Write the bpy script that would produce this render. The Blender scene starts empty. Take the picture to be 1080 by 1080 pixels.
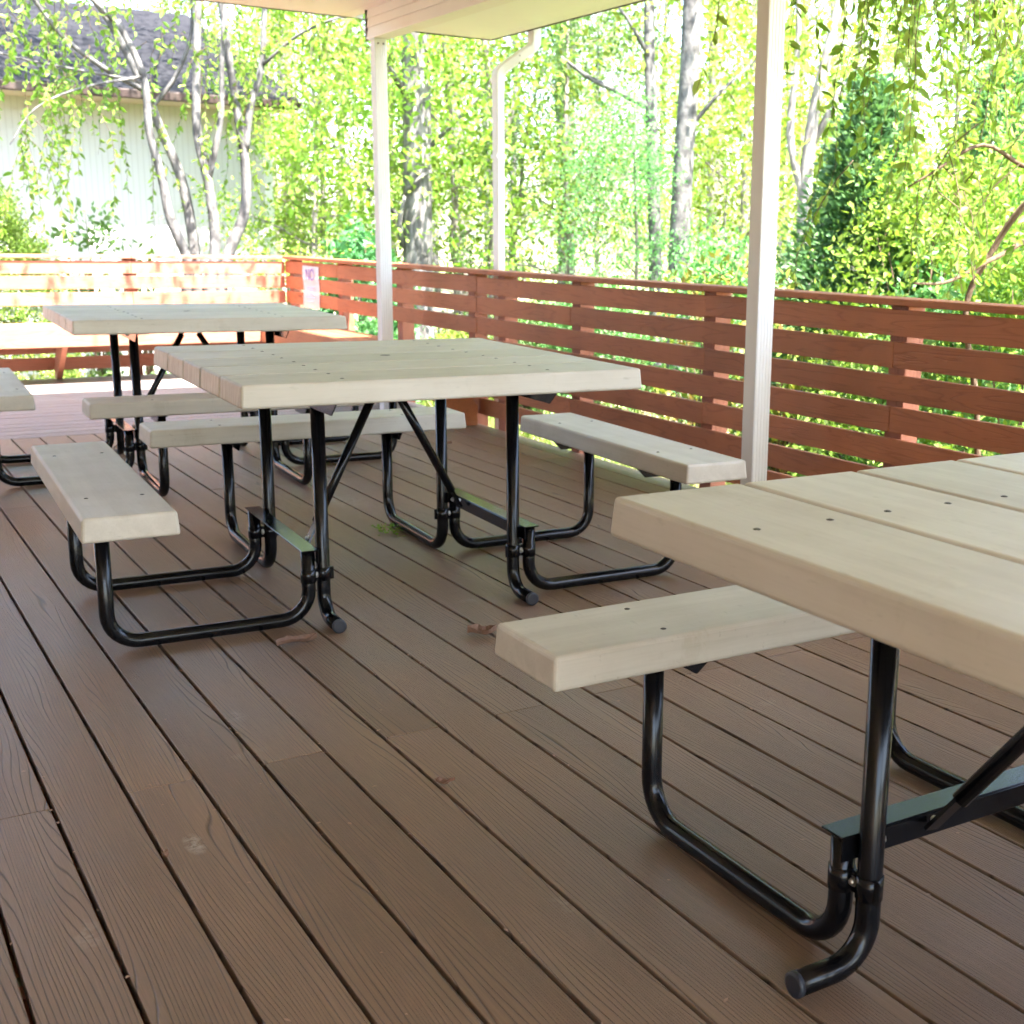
import bpy, bmesh, math, random
import numpy as np
from mathutils import Vector, Matrix

random.seed(7)
RNG = np.random.default_rng(11)
PI = math.pi
scene = bpy.context.scene
C = scene.collection

# ------------------------------------------------------------------ helpers
def tag(o, label=None, cat=None, group=None, kind=None):
    if label: o['label'] = label
    if cat: o['category'] = cat
    if group: o['group'] = group
    if kind: o['kind'] = kind
    return o

def empty(name, loc=(0, 0, 0), rz=0.0):
    o = bpy.data.objects.new(name, None)
    o.empty_display_size = .1
    C.objects.link(o)
    o.location = loc
    o.rotation_euler = (0, 0, rz)
    return o

def link(name, me, mat=None, parent=None):
    o = bpy.data.objects.new(name, me)
    C.objects.link(o)
    if mat is not None and not me.materials:
        me.materials.append(mat)
    if parent is not None:
        o.parent = parent
    return o

def obj(name, bm, mat=None, parent=None):
    me = bpy.data.meshes.new(name)
    bmesh.ops.recalc_face_normals(bm, faces=bm.faces[:])
    bm.to_mesh(me); bm.free()
    return link(name, me, mat, parent)

def copy_tree(o, parent=None):
    c = o.copy()
    C.objects.link(c)
    if parent is not None:
        c.parent = parent
    for ch in list(o.children):
        copy_tree(ch, c)
    return c

def box(bm, x0, x1, y0, y1, z0, z1, bevel=0.0, seg=2, draft=0.0, M=None):
    """box; draft makes the bottom wider than the top"""
    t = bmesh.new()
    d = draft
    co = [(x0-d, y0-d, z0), (x1+d, y0-d, z0), (x1+d, y1+d, z0), (x0-d, y1+d, z0),
          (x0, y0, z1), (x1, y0, z1), (x1, y1, z1), (x0, y1, z1)]
    v = [t.verts.new(c) for c in co]
    for f in ((3, 2, 1, 0), (4, 5, 6, 7), (0, 1, 5, 4), (1, 2, 6, 5), (2, 3, 7, 6), (3, 0, 4, 7)):
        t.faces.new([v[i] for i in f])
    if bevel > 0:
        bmesh.ops.bevel(t, geom=t.edges[:], offset=bevel, segments=seg, profile=.5, affect='EDGES')
    join(bm, t, M)

def join(bm, t, M=None):
    t.verts.index_update()
    vs = []
    for v in t.verts:
        co = (M @ v.co) if M is not None else v.co
        vs.append(bm.verts.new(co))
    for f in t.faces:
        nf = bm.faces.new([vs[v.index] for v in f.verts])
        nf.smooth = f.smooth
    t.free()

def prism(bm, pts, axis, a0, a1, bevel=0.0):
    """polygon pts in the plane normal to axis, extruded a0..a1"""
    t = bmesh.new()
    def P(p, a):
        if axis == 'x': return (a, p[0], p[1])
        if axis == 'y': return (p[0], a, p[1])
        return (p[0], p[1], a)
    A = [t.verts.new(P(p, a0)) for p in pts]
    B = [t.verts.new(P(p, a1)) for p in pts]
    n = len(pts)
    t.faces.new(A[::-1]); t.faces.new(B)
    for i in range(n):
        t.faces.new((A[i], A[(i+1) % n], B[(i+1) % n], B[i]))
    if bevel > 0:
        bmesh.ops.bevel(t, geom=t.edges[:], offset=bevel, segments=2, profile=.5, affect='EDGES')
    join(bm, t)

def fillet(pts, r, n=7):
    pts = [Vector(p) for p in pts]
    out = [pts[0]]
    for i in range(1, len(pts)-1):
        a, b, c = pts[i-1], pts[i], pts[i+1]
        u = (a-b).normalized(); w = (c-b).normalized()
        ang = u.angle(w)
        d = min(r / math.tan(ang/2), (a-b).length*.49, (c-b).length*.49)
        rr = d * math.tan(ang/2)
        ctr = b + (u+w).normalized() * (rr / math.sin(ang/2))
        s = b + u*d; e = b + w*d
        v0 = s-ctr; v1 = e-ctr
        tot = v0.angle(v1); ax = v0.cross(v1).normalized()
        for k in range(n+1):
            out.append(ctr + Matrix.Rotation(tot*k/n, 3, ax) @ v0)
    out.append(pts[-1])
    return out

def sweep(bm, path, rad, seg=14, cap=True, smooth=True):
    path = [Vector(p) for p in path]
    n = len(path)
    if not hasattr(rad, '__len__'): rad = [rad]*n
    rings = []
    t0 = (path[1]-path[0]).normalized()
    ref = Vector((1, 0, 0)) if abs(t0.x) < .8 else Vector((0, 1, 0))
    nrm = (ref - t0*ref.dot(t0)).normalized()
    for i in range(n):
        if i == 0: t = path[1]-path[0]
        elif i == n-1: t = path[-1]-path[-2]
        else: t = (path[i+1]-path[i]).normalized() + (path[i]-path[i-1]).normalized()
        t.normalize()
        nrm = (nrm - t*nrm.dot(t)).normalized()
        b = t.cross(nrm)
        rings.append([bm.verts.new(path[i] + (nrm*math.cos(2*PI*k/seg) + b*math.sin(2*PI*k/seg))*rad[i]) for k in range(seg)])
    for i in range(n-1):
        for k in range(seg):
            f = bm.faces.new((rings[i][k], rings[i][(k+1) % seg], rings[i+1][(k+1) % seg], rings[i+1][k]))
            f.smooth = smooth
    if cap:
        bm.faces.new(rings[0][::-1]); bm.faces.new(rings[-1])

def disc(bm, c, axis, r, h, seg=12, dome=False):
    c = Vector(c); a = Vector(axis).normalized()
    if dome:
        sweep(bm, [c, c+a*h*.6, c+a*h], [r, r*.9, r*.45], seg)
    else:
        sweep(bm, [c, c+a*h], r, seg, smooth=False)

def np_mesh(name, V, F):
    """V (n,3), F (m,k) all faces with k corners"""
    V = np.asarray(V, np.float32); F = np.asarray(F, np.int32)
    me = bpy.data.meshes.new(name)
    m, k = F.shape
    me.vertices.add(len(V)); me.vertices.foreach_set('co', V.ravel())
    me.loops.add(m*k); me.loops.foreach_set('vertex_index', F.ravel())
    me.polygons.add(m); me.polygons.foreach_set('loop_start', np.arange(0, m*k, k, dtype=np.int32))
    me.polygons.foreach_set('loop_total', np.full(m, k, np.int32))
    me.update(calc_edges=True)
    return me

# ------------------------------------------------------------------ materials
class NT:
    def __init__(self, name):
        self.m = bpy.data.materials.new(name); self.m.use_nodes = True
        self.t = self.m.node_tree; self.n = self.t.nodes; self.l = self.t.links
        self.b = self.n['Principled BSDF']; self.out = self.n['Material Output']
    def node(self, typ, **kw):
        x = self.n.new(typ)
        for k, v in kw.items():
            if k in x.inputs: self.set(x.inputs[k], v)
            else: setattr(x, k, v)
        return x
    def set(self, sock, v):
        if isinstance(v, bpy.types.NodeSocket): self.l.new(v, sock)
        else: sock.default_value = v
    def math(self, op, a, b=0.0, c=0.0):
        x = self.n.new('ShaderNodeMath'); x.operation = op
        self.set(x.inputs[0], a); self.set(x.inputs[1], b); self.set(x.inputs[2], c)
        return x.outputs[0]
    def mix(self, f, a, b, mode='MIX'):
        x = self.n.new('ShaderNodeMix'); x.data_type = 'RGBA'; x.blend_type = mode
        self.set(x.inputs[0], f); self.set(x.inputs[6], a); self.set(x.inputs[7], b)
        return x.outputs[2]
    def ramp(self, f, stops):
        x = self.n.new('ShaderNodeValToRGB'); e = x.color_ramp.elements
        while len(e) < len(stops): e.new(.5)
        for i, (p, c) in enumerate(stops):
            e[i].position = p; e[i].color = (*c, 1) if len(c) == 3 else c
        self.l.new(f, x.inputs[0]); return x.outputs[0]
    def coord(self, scale=(1, 1, 1), which='Object', island=0.0, offset=None):
        tc = self.n.new('ShaderNodeTexCoord')
        v = tc.outputs[which]
        if island:
            g = self.n.new('ShaderNodeNewGeometry')
            cx = self.n.new('ShaderNodeCombineXYZ')
            r = self.math('MULTIPLY', g.outputs['Random Per Island'], island)
            for i in range(3): self.l.new(r, cx.inputs[i])
            ad = self.n.new('ShaderNodeVectorMath'); ad.operation = 'ADD'
            self.l.new(v, ad.inputs[0]); self.l.new(cx.outputs[0], ad.inputs[1]); v = ad.outputs[0]
        mp = self.n.new('ShaderNodeMapping'); mp.inputs['Scale'].default_value = scale
        self.l.new(v, mp.inputs['Vector'])
        return mp.outputs[0]
    def noise(self, vec, scale=1.0, detail=2.0, rough=.5, dist=0.0):
        x = self.n.new('ShaderNodeTexNoise')
        x.inputs['Scale'].default_value = scale; x.inputs['Detail'].default_value = detail
        x.inputs['Roughness'].default_value = rough; x.inputs['Distortion'].default_value = dist
        self.l.new(vec, x.inputs['Vector']); return x.outputs['Fac']
    def bump(self, h, strength=.3, dist=.01, normal=None):
        x = self.n.new('ShaderNodeBump'); x.inputs['Strength'].default_value = strength
        x.inputs['Distance'].default_value = dist
        self.l.new(h, x.inputs['Height'])
        if normal is not None: self.l.new(normal, x.inputs['Normal'])
        self.l.new(x.outputs[0], self.b.inputs['Normal']); return x.outputs[0]
    def island(self):
        g = self.n.new('ShaderNodeNewGeometry'); return g.outputs['Random Per Island']
    def objrand(self):
        g = self.n.new('ShaderNodeObjectInfo'); return g.outputs['Random']
    def base(self, c, rough=None, spec=None):
        self.set(self.b.inputs['Base Color'], c if isinstance(c, bpy.types.NodeSocket) else (*c, 1))
        if rough is not None: self.set(self.b.inputs['Roughness'], rough)
        if spec is not None: self.set(self.b.inputs['Specular IOR Level'], spec)

def c4(c): return (*c, 1)

def m_deck(name, along, cA, cB, gray=0.0):
    k = NT(name)
    st = (9, .75, 1) if along == 'y' else (.75, 9, 1)
    n1 = k.noise(k.coord(st, island=63.0), 1.0, 1.6, .38, 0.0)
    sx = k.n.new('ShaderNodeSeparateXYZ'); k.l.new(k.coord((1, 1, 1), island=63.0), sx.inputs[0])
    fr = k.math('FRACT', k.math('ADD', k.math('MULTIPLY', n1, 17.5), k.math('MULTIPLY', sx.outputs[0 if along == 'y' else 1], 125.0)))
    pp = k.math('ABSOLUTE', k.math('SUBTRACT', fr, .5))            # 0 at line centre .. .5
    fine = k.noise(k.coord((420, 9, 1) if along == 'y' else (9, 420, 1), island=63.0), 1.0, 2, .6)
    brk = k.noise(k.coord((60, 5, 1) if along == 'y' else (5, 60, 1), island=63.0), 1.0, 2, .6)
    w = k.math('ADD', .02, k.math('MULTIPLY', brk, .16))
    line = k.math('SUBTRACT', 1.0, k.math('SMOOTH_MIN', k.math('DIVIDE', pp, w), 1.0, .2))
    line = k.math('MAXIMUM', line, 0.0)
    base = k.mix(k.island(), c4(cA), c4(cB))
    blot = k.noise(k.coord((1, 1, 1)), 2.1, 4, .6)
    base = k.mix(k.ramp(blot, [(.3, (0, 0, 0)), (.7, (1, 1, 1))]), base, k.mix(1.0, base, (1.22, 1.16, 1.1, 1), 'MULTIPLY'))
    base = k.mix(k.math('MULTIPLY', line, .85), base, k.mix(1.0, base, (.24, .22, .20, 1), 'MULTIPLY'))
    base = k.mix(k.math('MULTIPLY', k.ramp(fine, [(.4, (0, 0, 0)), (.68, (1, 1, 1))]), .35), base, k.mix(1.0, base, (1.6, 1.56, 1.5, 1), 'MULTIPLY'))
    sp = k.noise(k.coord((1, 1, 1)), 38, 3, .7)
    base = k.mix(k.ramp(sp, [(.7, (0, 0, 0)), (.8, (.35, .35, .35))]), base, (.30, .25, .20, 1))
    sc = k.noise(k.coord((1, 1.6, 1)), 3.3, 2, .5)
    base = k.mix(k.math('MULTIPLY', k.ramp(sc, [(.70, (0, 0, 0)), (.76, (.5, .5, .5))]), k.ramp(fine, [(.45, (0, 0, 0)), (.6, (1, 1, 1))])), base, (.42, .36, .28, 1))
    if along == 'y':                                    # dried spills and scuffs
        for (px, py, sxx, syy, am) in ((.524, 2.317, 46, 19, .75), (.29, 2.08, 34, 16, .22), (1.02, 1.75, 40, 18, .16), (.78, 2.93, 40, 20, .22), (2.2, 2.9, 12, 6, .22), (1.9, 5.2, 8, 5, .25)):
            sub = k.n.new('ShaderNodeVectorMath'); sub.operation = 'SUBTRACT'
            k.l.new(k.coord((1, 1, 1)), sub.inputs[0]); sub.inputs[1].default_value = (px, py, 0)
            rot = k.n.new('ShaderNodeMapping'); rot.inputs['Rotation'].default_value = (0, 0, .8 + px); rot.inputs['Scale'].default_value = (sxx, syy, 1)
            k.l.new(sub.outputs[0], rot.inputs['Vector'])
            ln = k.n.new('ShaderNodeVectorMath'); ln.operation = 'LENGTH'; k.l.new(rot.outputs[0], ln.inputs[0])
            msk = k.math('MULTIPLY', k.ramp(ln.outputs['Value'], [(.25, (1, 1, 1)), (1.0, (0, 0, 0))]), k.ramp(sp, [(.42, (0, 0, 0)), (.58, (1, 1, 1))]))
            base = k.mix(k.math('MULTIPLY', msk, am), base, (.52, .46, .38, 1))
    k.base(base, .5, .30)
    k.set(k.b.inputs['Roughness'], k.math('ADD', .34, k.math('MULTIPLY', blot, .22)))
    h = k.math('SUBTRACT', k.math('MULTIPLY', fine, .35), line)
    k.bump(h, .8, .0016)
    return k.m

def m_plastic(name, ca, cb, scl=(2.2, 26, 26)):
    k = NT(name)
    st = k.noise(k.coord(scl), 1.0, 4, .6, .3)
    bl = k.noise(k.coord((1, 1, 1)), 4.5, 5, .65)
    sp = k.noise(k.coord((30, 90, 90)), 1.0, 2, .5)
    c = k.mix(k.ramp(st, [(.35, (0, 0, 0)), (.7, (1, 1, 1))]), c4(ca), c4(cb))
    c = k.mix(1.0, c, k.mix(k.island(), (.92, .915, .90, 1), (1.05, 1.05, 1.05, 1)), 'MULTIPLY')
    fs = k.noise(k.coord((5, 210, 210) if scl[0] < 10 else (210, 5, 210)), 1.0, 3, .65)
    c = k.mix(k.ramp(fs, [(.5, (0, 0, 0)), (.75, (.28, .28, .28))]), c, k.mix(1.0, c, (.78, .76, .72, 1), 'MULTIPLY'))
    stn = k.noise(k.coord((1.6, 1.6, 1)), 2.3, 6, .72)
    c = k.mix(k.ramp(stn, [(.60, (0, 0, 0)), (.66, (.28, .28, .28)), (.8, (.1, .1, .1))]), c, k.mix(1.0, c, (.72, .66, .56, 1), 'MULTIPLY'))
    c = k.mix(k.ramp(bl, [(.42, (0, 0, 0)), (.75, (.55, .55, .55))]), c, k.mix(1.0, c, (.84, .82, .76, 1), 'MULTIPLY'))
    c = k.mix(k.ramp(sp, [(.66, (0, 0, 0)), (.8, (.3, .3, .3))]), c, (.2, .17, .12, 1))
    tcn = k.n.new('ShaderNodeTexCoord'); sxn = k.n.new('ShaderNodeSeparateXYZ'); k.l.new(tcn.outputs['Normal'], sxn.inputs[0])
    endf = k.math('GREATER_THAN', k.math('ABSOLUTE', sxn.outputs[0 if scl[0] < 10 else 1]), .85 if scl[0] < 10 else 2.0)   # sawn plank ends
    saw = k.noise(k.coord((130, 130, 4)), 1.0, 2, .6)
    c = k.mix(k.math('MULTIPLY', endf, k.ramp(saw, [(.4, (0, 0, 0)), (.62, (.8, .8, .8))])), c, k.mix(1.0, c, (.74, .66, .60, 1), 'MULTIPLY'))
    k.base(c, .48, .4)
    k.set(k.b.inputs['Roughness'], k.math('ADD', .4, k.math('MULTIPLY', bl, .22)))
    k.bump(k.math('ADD', k.math('ADD', st, k.math('MULTIPLY', sp, .5)), k.math('MULTIPLY', k.math('MULTIPLY', saw, endf), 1.5)), .14, .002)
    return k.m

def m_metal(name, col, rough, metallic=0.0, coat=0.0, spec=.5):
    k = NT(name)
    n = k.noise(k.coord((1, 1, 1)), 60, 3, .6)
    big = k.noise(k.coord((1, 1, 1)), 7, 4, .7)
    dirt = k.ramp(big, [(.52, (0, 0, 0)), (.8, (.35, .35, .35))])
    k.base(k.mix(dirt, c4(col), c4([x*1.0+.008 for x in col])))
    k.b.inputs['Metallic'].default_value = metallic
    k.set(k.b.inputs['Roughness'], k.math('ADD', rough-.06, k.math('MULTIPLY', big, .16)))
    k.b.inputs['Coat Weight'].default_value = coat
    k.b.inputs['Specular IOR Level'].default_value = spec
    k.bump(n, .02, .0004)
    return k.m

def m_stain(name, col, along):
    k = NT(name)
    s = {'x': (1.2, 14, 14), 'y': (14, 1.2, 14), 'z': (14, 14, 1.2)}[along]
    s2 = {'x': (6, 160, 160), 'y': (160, 6, 160), 'z': (160, 160, 6)}[along]
    n1 = k.noise(k.coord(s, island=41.0), 1.0, 2, .5, .6)
    fr = k.math('ABSOLUTE', k.math('SUBTRACT', k.math('FRACT', k.math('MULTIPLY', n1, 9.0)), .5))
    line = k.ramp(fr, [(.0, (1, 1, 1)), (.16, (0, 0, 0))])
    fine = k.noise(k.coord(s2, island=41.0), 1.0, 3, .65)
    kn = k.n.new('ShaderNodeTexVoronoi'); kn.inputs['Scale'].default_value = 1.0
    k.l.new(k.coord({'x': (1.3, 6, 6), 'y': (6, 1.3, 6), 'z': (6, 6, 1.3)}[along], island=41.0), kn.inputs['Vector'])
    knot = k.ramp(kn.outputs['Distance'], [(.045, (1, 1, 1)), (.1, (0, 0, 0))])
    blot = k.noise(k.coord((1, 1, 1)), 3.0, 4, .6)
    c = k.mix(k.island(), c4([x*.86 for x in col]), c4([x*1.12 for x in col]))
    c = k.mix(k.ramp(blot, [(.35, (0, 0, 0)), (.7, (1, 1, 1))]), c, k.mix(1.0, c, (1.25, 1.2, 1.15, 1), 'MULTIPLY'))
    c = k.mix(k.math('MULTIPLY', line, .45), c, k.mix(1.0, c, (.55, .5, .5, 1), 'MULTIPLY'))
    c = k.mix(k.math('MULTIPLY', fine, .4), c, k.mix(1.0, c, (.62, .58, .55, 1), 'MULTIPLY'))
    c = k.mix(k.math('MULTIPLY', knot, .7), c, k.mix(1.0, c, (.3, .28, .28, 1), 'MULTIPLY'))
    k.base(c, .62, .3)
    k.bump(k.math('SUBTRACT', k.math('MULTIPLY', fine, .8), line), .35, .002)
    return k.m

def m_paint(name, col, rough=.5, groove=None, dirt=.25, dcol=(.35, .3, .24), spec=.4):
    k = NT(name)
    bl = k.noise(k.coord((1, 1, .35)), 3.0, 5, .7)
    fi = k.noise(k.coord((1, 1, 1)), 90, 3, .6)
    c = k.mix(k.ramp(bl, [(.5, (0, 0, 0)), (.85, (dirt, dirt, dirt))]), c4(col), c4(dcol))
    k.base(c, rough, spec)
    h = k.math('MULTIPLY', fi, .2)
    if groove:
        axis, pitch, wdt = groove
        sx = k.n.new('ShaderNodeSeparateXYZ')
        tc = k.n.new('ShaderNodeTexCoord'); k.l.new(tc.outputs['Object'], sx.inputs[0])
        fr = k.math('FRACT', k.math('DIVIDE', sx.outputs['XYZ'.index(axis)], pitch))
        g = k.math('LESS_THAN', fr, wdt)
        h = k.math('SUBTRACT', h, k.math('MULTIPLY', g, 3.0))
        k.bump(h, .6, .004)
        k.set(k.b.inputs['Base Color'], k.mix(k.math('MULTIPLY', g, .2), c, k.mix(1.0, c, (.45, .42, .4, 1), 'MULTIPLY')))
    else:
        k.bump(h, .15, .002)
    return k.m

def m_bark(name, ca, cb, sc=(9, 9, 2.0), spots=0.0):
    k = NT(name)
    n = k.noise(k.coord(sc), 2.2, 5, .65, .4)
    n2 = k.noise(k.coord((4, 4, 9)), 1.5, 3, .6)
    c = k.mix(k.ramp(n, [(.38, (0, 0, 0)), (.62, (1, 1, 1))]), c4(ca), c4(cb))
    if spots:
        c = k.mix(k.math('MULTIPLY', k.ramp(n2, [(.55, (0, 0, 0)), (.66, (1, 1, 1))]), spots), c, k.mix(1.0, c, (.42, .42, .45, 1), 'MULTIPLY'))
    k.base(c, .9, .15)
    k.bump(n, .8, .02)
    return k.m

def m_leaf(name, cols, trans=.38, rough=.5):
    """cols: three leaf colours; each leaf and each plant takes its own tone"""
    k = NT(name)
    rnd = k.island()
    a = k.ramp(rnd, [(0.0, cols[0]), (.5, cols[1]), (1.0, cols[2])])
    big = k.noise(k.coord((1, 1, 1), which='Object'), .9, 2, .5)
    a = k.mix(k.ramp(big, [(.35, (0, 0, 0)), (.65, (1, 1, 1))]), k.mix(1.0, a, (.72, .86, .75, 1), 'MULTIPLY'), a)
    hv = k.n.new('ShaderNodeHueSaturation')
    k.l.new(k.math('ADD', .475, k.math('MULTIPLY', k.objrand(), .04)), hv.inputs['Hue'])
    k.l.new(k.math('ADD', .8, k.math('MULTIPLY', k.objrand(), .45)), hv.inputs['Value'])
    k.l.new(a, hv.inputs['Color'])
    a = hv.outputs[0]
    k.base(a, rough, .35)
    tr = k.n.new('ShaderNodeBsdfTranslucent')
    k.l.new(k.mix(1.0, a, (1.1, 1.2, .75, 1), 'MULTIPLY'), tr.inputs['Color'])
    mx = k.n.new('ShaderNodeMixShader'); mx.inputs[0].default_value = trans
    k.l.new(k.b.outputs[0], mx.inputs[1]); k.l.new(tr.outputs[0], mx.inputs[2])
    k.l.new(mx.outputs[0], k.out.inputs['Surface'])
    return k.m

M = {}
M['deck'] = m_deck('deck_composite', 'y', (.164, .105, .066), (.208, .137, .090))
M['deckx'] = m_deck('deck_composite_cross', 'x', (.19, .158, .148), (.225, .19, .178))  # greyer, paler copy: the open-sky light on the end boards is put into the colour
M['top'] = m_plastic('beige_plastic_lumber', (.485, .435, .36), (.545, .495, .415))
M['black'] = m_metal('black_powder_coat', (.004, .004, .005), .17, 0.0, 0.0, .3)
M['bolt'] = m_metal('zinc_bolt', (.55, .55, .53), .3, .9)
M['screw'] = m_metal('dark_screw', (.05, .04, .03), .5, .3)
M['cap'] = m_metal('black_plastic_cap', (.018, .020, .028), .45)
M['stain_y'] = m_stain('red_stained_wood', (.33, .117, .050), 'y')
M['stain_x'] = m_stain('sunlit_red_wood_cross', (.37, .155, .10), 'x')  # paler stain: strong sun on the far end is put into the colour
M['stain_z'] = m_stain('red_stained_post', (.27, .105, .065), 'z')
M['white'] = m_paint('white_paint', (.74, .74, .74), .4, None, .18, (.42, .36, .28))
M['postside'] = m_paint('shaded_post_paint', (.62, .56, .50), .55, None, .35, (.30, .23, .17))  # post sides: shade put into a browner white, plus grime
M['ceil'] = m_paint('cream_ceiling_panel', (.78, .75, .71), .6, ('X', .61, .008), .1)
M['beam'] = m_paint('cream_beam_siding', (.74, .68, .635), .55, None, .15)
M['trim'] = m_paint('dark_bronze_trim', (.06, .05, .045), .5)
M['siding'] = m_paint('cream_groove_siding', (.51, .50, .495), .7, ('X', .062, .2), .2, (.45, .40, .33))
M['tan'] = m_paint('tan_house_siding', (.50, .40, .31), .7, ('Z', .15, .05), .2)
M['gutter'] = m_paint('brown_gutter', (.032, .016, .013), .6)
def m_shingle():
    k = NT('slate_grey_shingles')
    br = k.n.new('ShaderNodeTexBrick'); br.inputs['Scale'].default_value = 1.0
    br.inputs['Brick Width'].default_value = .3; br.inputs['Row Height'].default_value = .14
    br.inputs['Mortar Size'].default_value = .012
    br.inputs['Color1'].default_value = (.014, .014, .018, 1); br.inputs['Color2'].default_value = (.024, .024, .029, 1)  # tree shade on the neighbouring roof is put into these darker tones
    br.inputs['Mortar'].default_value = (.025, .025, .03, 1)
    k.l.new(k.coord((1, 1, 1)), br.inputs['Vector'])
    n = k.noise(k.coord((1, 1, 1)), 5, 4, .6)
    k.base(k.mix(k.math('MULTIPLY', n, .5), br.outputs['Color'], (.030, .029, .031, 1)), .95, .05)
    k.bump(br.outputs['Fac'], .5, .01); return k.m
M['shingle'] = m_shingle()
M['bark_oak'] = m_bark('oak_bark', (.085, .078, .074), (.21, .20, .19), (7, 7, 1.6), .3)
M['bark_pale'] = m_bark('pale_smooth_bark', (.065, .062, .060), (.165, .157, .150), (5, 5, 3), .4)
M['bark_wood'] = m_bark('woodland_bark', (.15, .13, .115), (.29, .26, .23), (6, 6, 1.5), .3)
M['twig'] = m_bark('twig_bark', (.075, .052, .034), (.14, .10, .068), (6, 6, 3))
M['leaf_spring'] = m_leaf('spring_leaf', [(.15, .235, .03), (.21, .29, .042), (.29, .35, .075)], .42)
M['leaf_mid'] = m_leaf('mid_green_leaf', [(.08, .19, .055), (.12, .25, .08), (.18, .30, .11)], .36)
M['leaf_weep'] = m_leaf('weeping_leaf', [(.125, .235, .03), (.185, .29, .04), (.28, .36, .08)], .45)
M['leaf_dark'] = m_leaf('evergreen_leaf', [(.065, .17, .065), (.095, .22, .085), (.14, .28, .11)], .32)
M['leaf_lime'] = m_leaf('lime_shrub_leaf', [(.15, .24, .04), (.20, .30, .055), (.26, .34, .08)], .3)
M['leaf_red'] = m_leaf('russet_leaf', [(.20, .09, .03), (.20, .20, .03), (.16, .24, .04)], .35)
M['grass'] = m_leaf('yard_grass', [(.10, .17, .03), (.16, .22, .05), (.30, .26, .13)], .25)
def m_dry():
    k = NT('dry_leaf')
    n = k.noise(k.coord((1, 1, 1)), 45, 4, .7)
    k.base(k.mix(n, (.24, .12, .075, 1), (.55, .37, .27, 1)), .75, .2); k.bump(n, .5, .003); return k.m
M['dry'] = m_dry()
def m_ground():
    k = NT('yard_ground')
    n = k.noise(k.coord((1, 1, 1)), .35, 5, .6)
    n2 = k.noise(k.coord((1, 1, 1)), 9, 4, .7)
    lit = k.ramp(n2, [(.3, (.17, .12, .08)), (.55, (.33, .26, .19)), (.8, (.42, .35, .27))])
    gr = k.ramp(n2, [(.3, (.07, .12, .025)), (.6, (.14, .21, .045)), (.85, (.22, .27, .08))])
    k.base(k.mix(k.ramp(n, [(.46, (0, 0, 0)), (.56, (1, 1, 1))]), lit, gr), .95, .1)
    k.bump(n2, .6, .04); return k.m
M['ground'] = m_ground()

# ------------------------------------------------------------------ camera
f_px, pitch, yaw, roll, cam_h, cx = 1325.54, .2155, .5829, .0176, 1.1555, 670.40
fw = Vector((math.sin(yaw)*math.cos(pitch), math.cos(yaw)*math.cos(pitch), -math.sin(pitch)))
r0 = Vector((math.cos(yaw), -math.sin(yaw), 0)); u0 = r0.cross(fw)
rr = r0*math.cos(roll) + u0*math.sin(roll); uu = -r0*math.sin(roll) + u0*math.cos(roll)
camd = bpy.data.cameras.new('camera'); cam = bpy.data.objects.new('camera', camd); C.objects.link(cam)
mw = Matrix((rr, uu, -fw)).transposed().to_4x4(); mw.translation = (0, 0, cam_h)
cam.matrix_world = mw
camd.sensor_width = 36; camd.sensor_fit = 'HORIZONTAL'; camd.lens = f_px/1080*36
camd.shift_x = (540-cx)/1080
camd.clip_start = .05; camd.clip_end = 1500
camd.dof.use_dof = True; camd.dof.focus_distance = 2.8; camd.dof.aperture_fstop = 7.5
scene.camera = cam

# ------------------------------------------------------------------ light
sun_v = Vector((.10, -.53, 1.0)).normalized()          # towards the sun
sl = bpy.data.lights.new('sun', 'SUN'); sl.energy = 5.0; sl.angle = math.radians(.53); sl.color = (1, .95, .88)
so = bpy.data.objects.new('sun', sl); C.objects.link(so)
so.rotation_euler = sun_v.to_track_quat('Z', 'Y').to_euler()
so.location = (0, -6, 12)
w = bpy.data.worlds.new('World'); scene.world = w; w.use_nodes = True
bg = w.node_tree.nodes['Background']
sky = w.node_tree.nodes.new('ShaderNodeTexSky'); sky.sky_type = 'NISHITA'; sky.sun_disc = False
sky.sun_elevation = math.asin(sun_v.z); sky.sun_rotation = math.atan2(sun_v.x, sun_v.y)
sky.dust_density = 2.0; sky.ozone_density = .8
w.node_tree.links.new(sky.outputs[0], bg.inputs[0]); bg.inputs[1].default_value = .15
vs = scene.view_settings
vs.view_transform = 'Standard'; vs.look = 'None'; vs.gamma = 1; vs.exposure = 3.36
scene.cycles.max_bounces = 5; scene.cycles.diffuse_bounces = 4; scene.cycles.transmission_bounces = 3
scene.cycles.use_adaptive_sampling = True; scene.cycles.adaptive_threshold = .03
scene.cycles.caustics_reflective = False; scene.cycles.caustics_refractive = False
scene.cycles.sample_clamp_indirect = 8
scene.cycles.use_denoising = True

# ------------------------------------------------------------------ ground and deck
GZ = -.55
def ground_h(x, y):
    d = max(0.0, math.hypot(x-1, y-4)-9)
    return GZ + .12*math.sin(x*.31+1)*math.cos(y*.27)*min(1, d/6) - .010*min(d, 40) + .00009*max(0, d-60)**2*0
bm = bmesh.new()
xs = [-500, -200, -90, -50] + [-30+2*i for i in range(46)] + [90, 200, 500]
ys = [-500, -200, -80, -40] + [-20+2*i for i in range(46)] + [100, 200, 500]
G = [[bm.verts.new((x, y, ground_h(x, y))) for y in ys] for x in xs]
for i in range(len(xs)-1):
    for j in range(len(ys)-1):
        f = bm.faces.new((G[i][j], G[i+1][j], G[i+1][j+1], G[i][j+1])); f.smooth = True
tag(obj('ground', bm, M['ground']), kind='structure')

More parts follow.
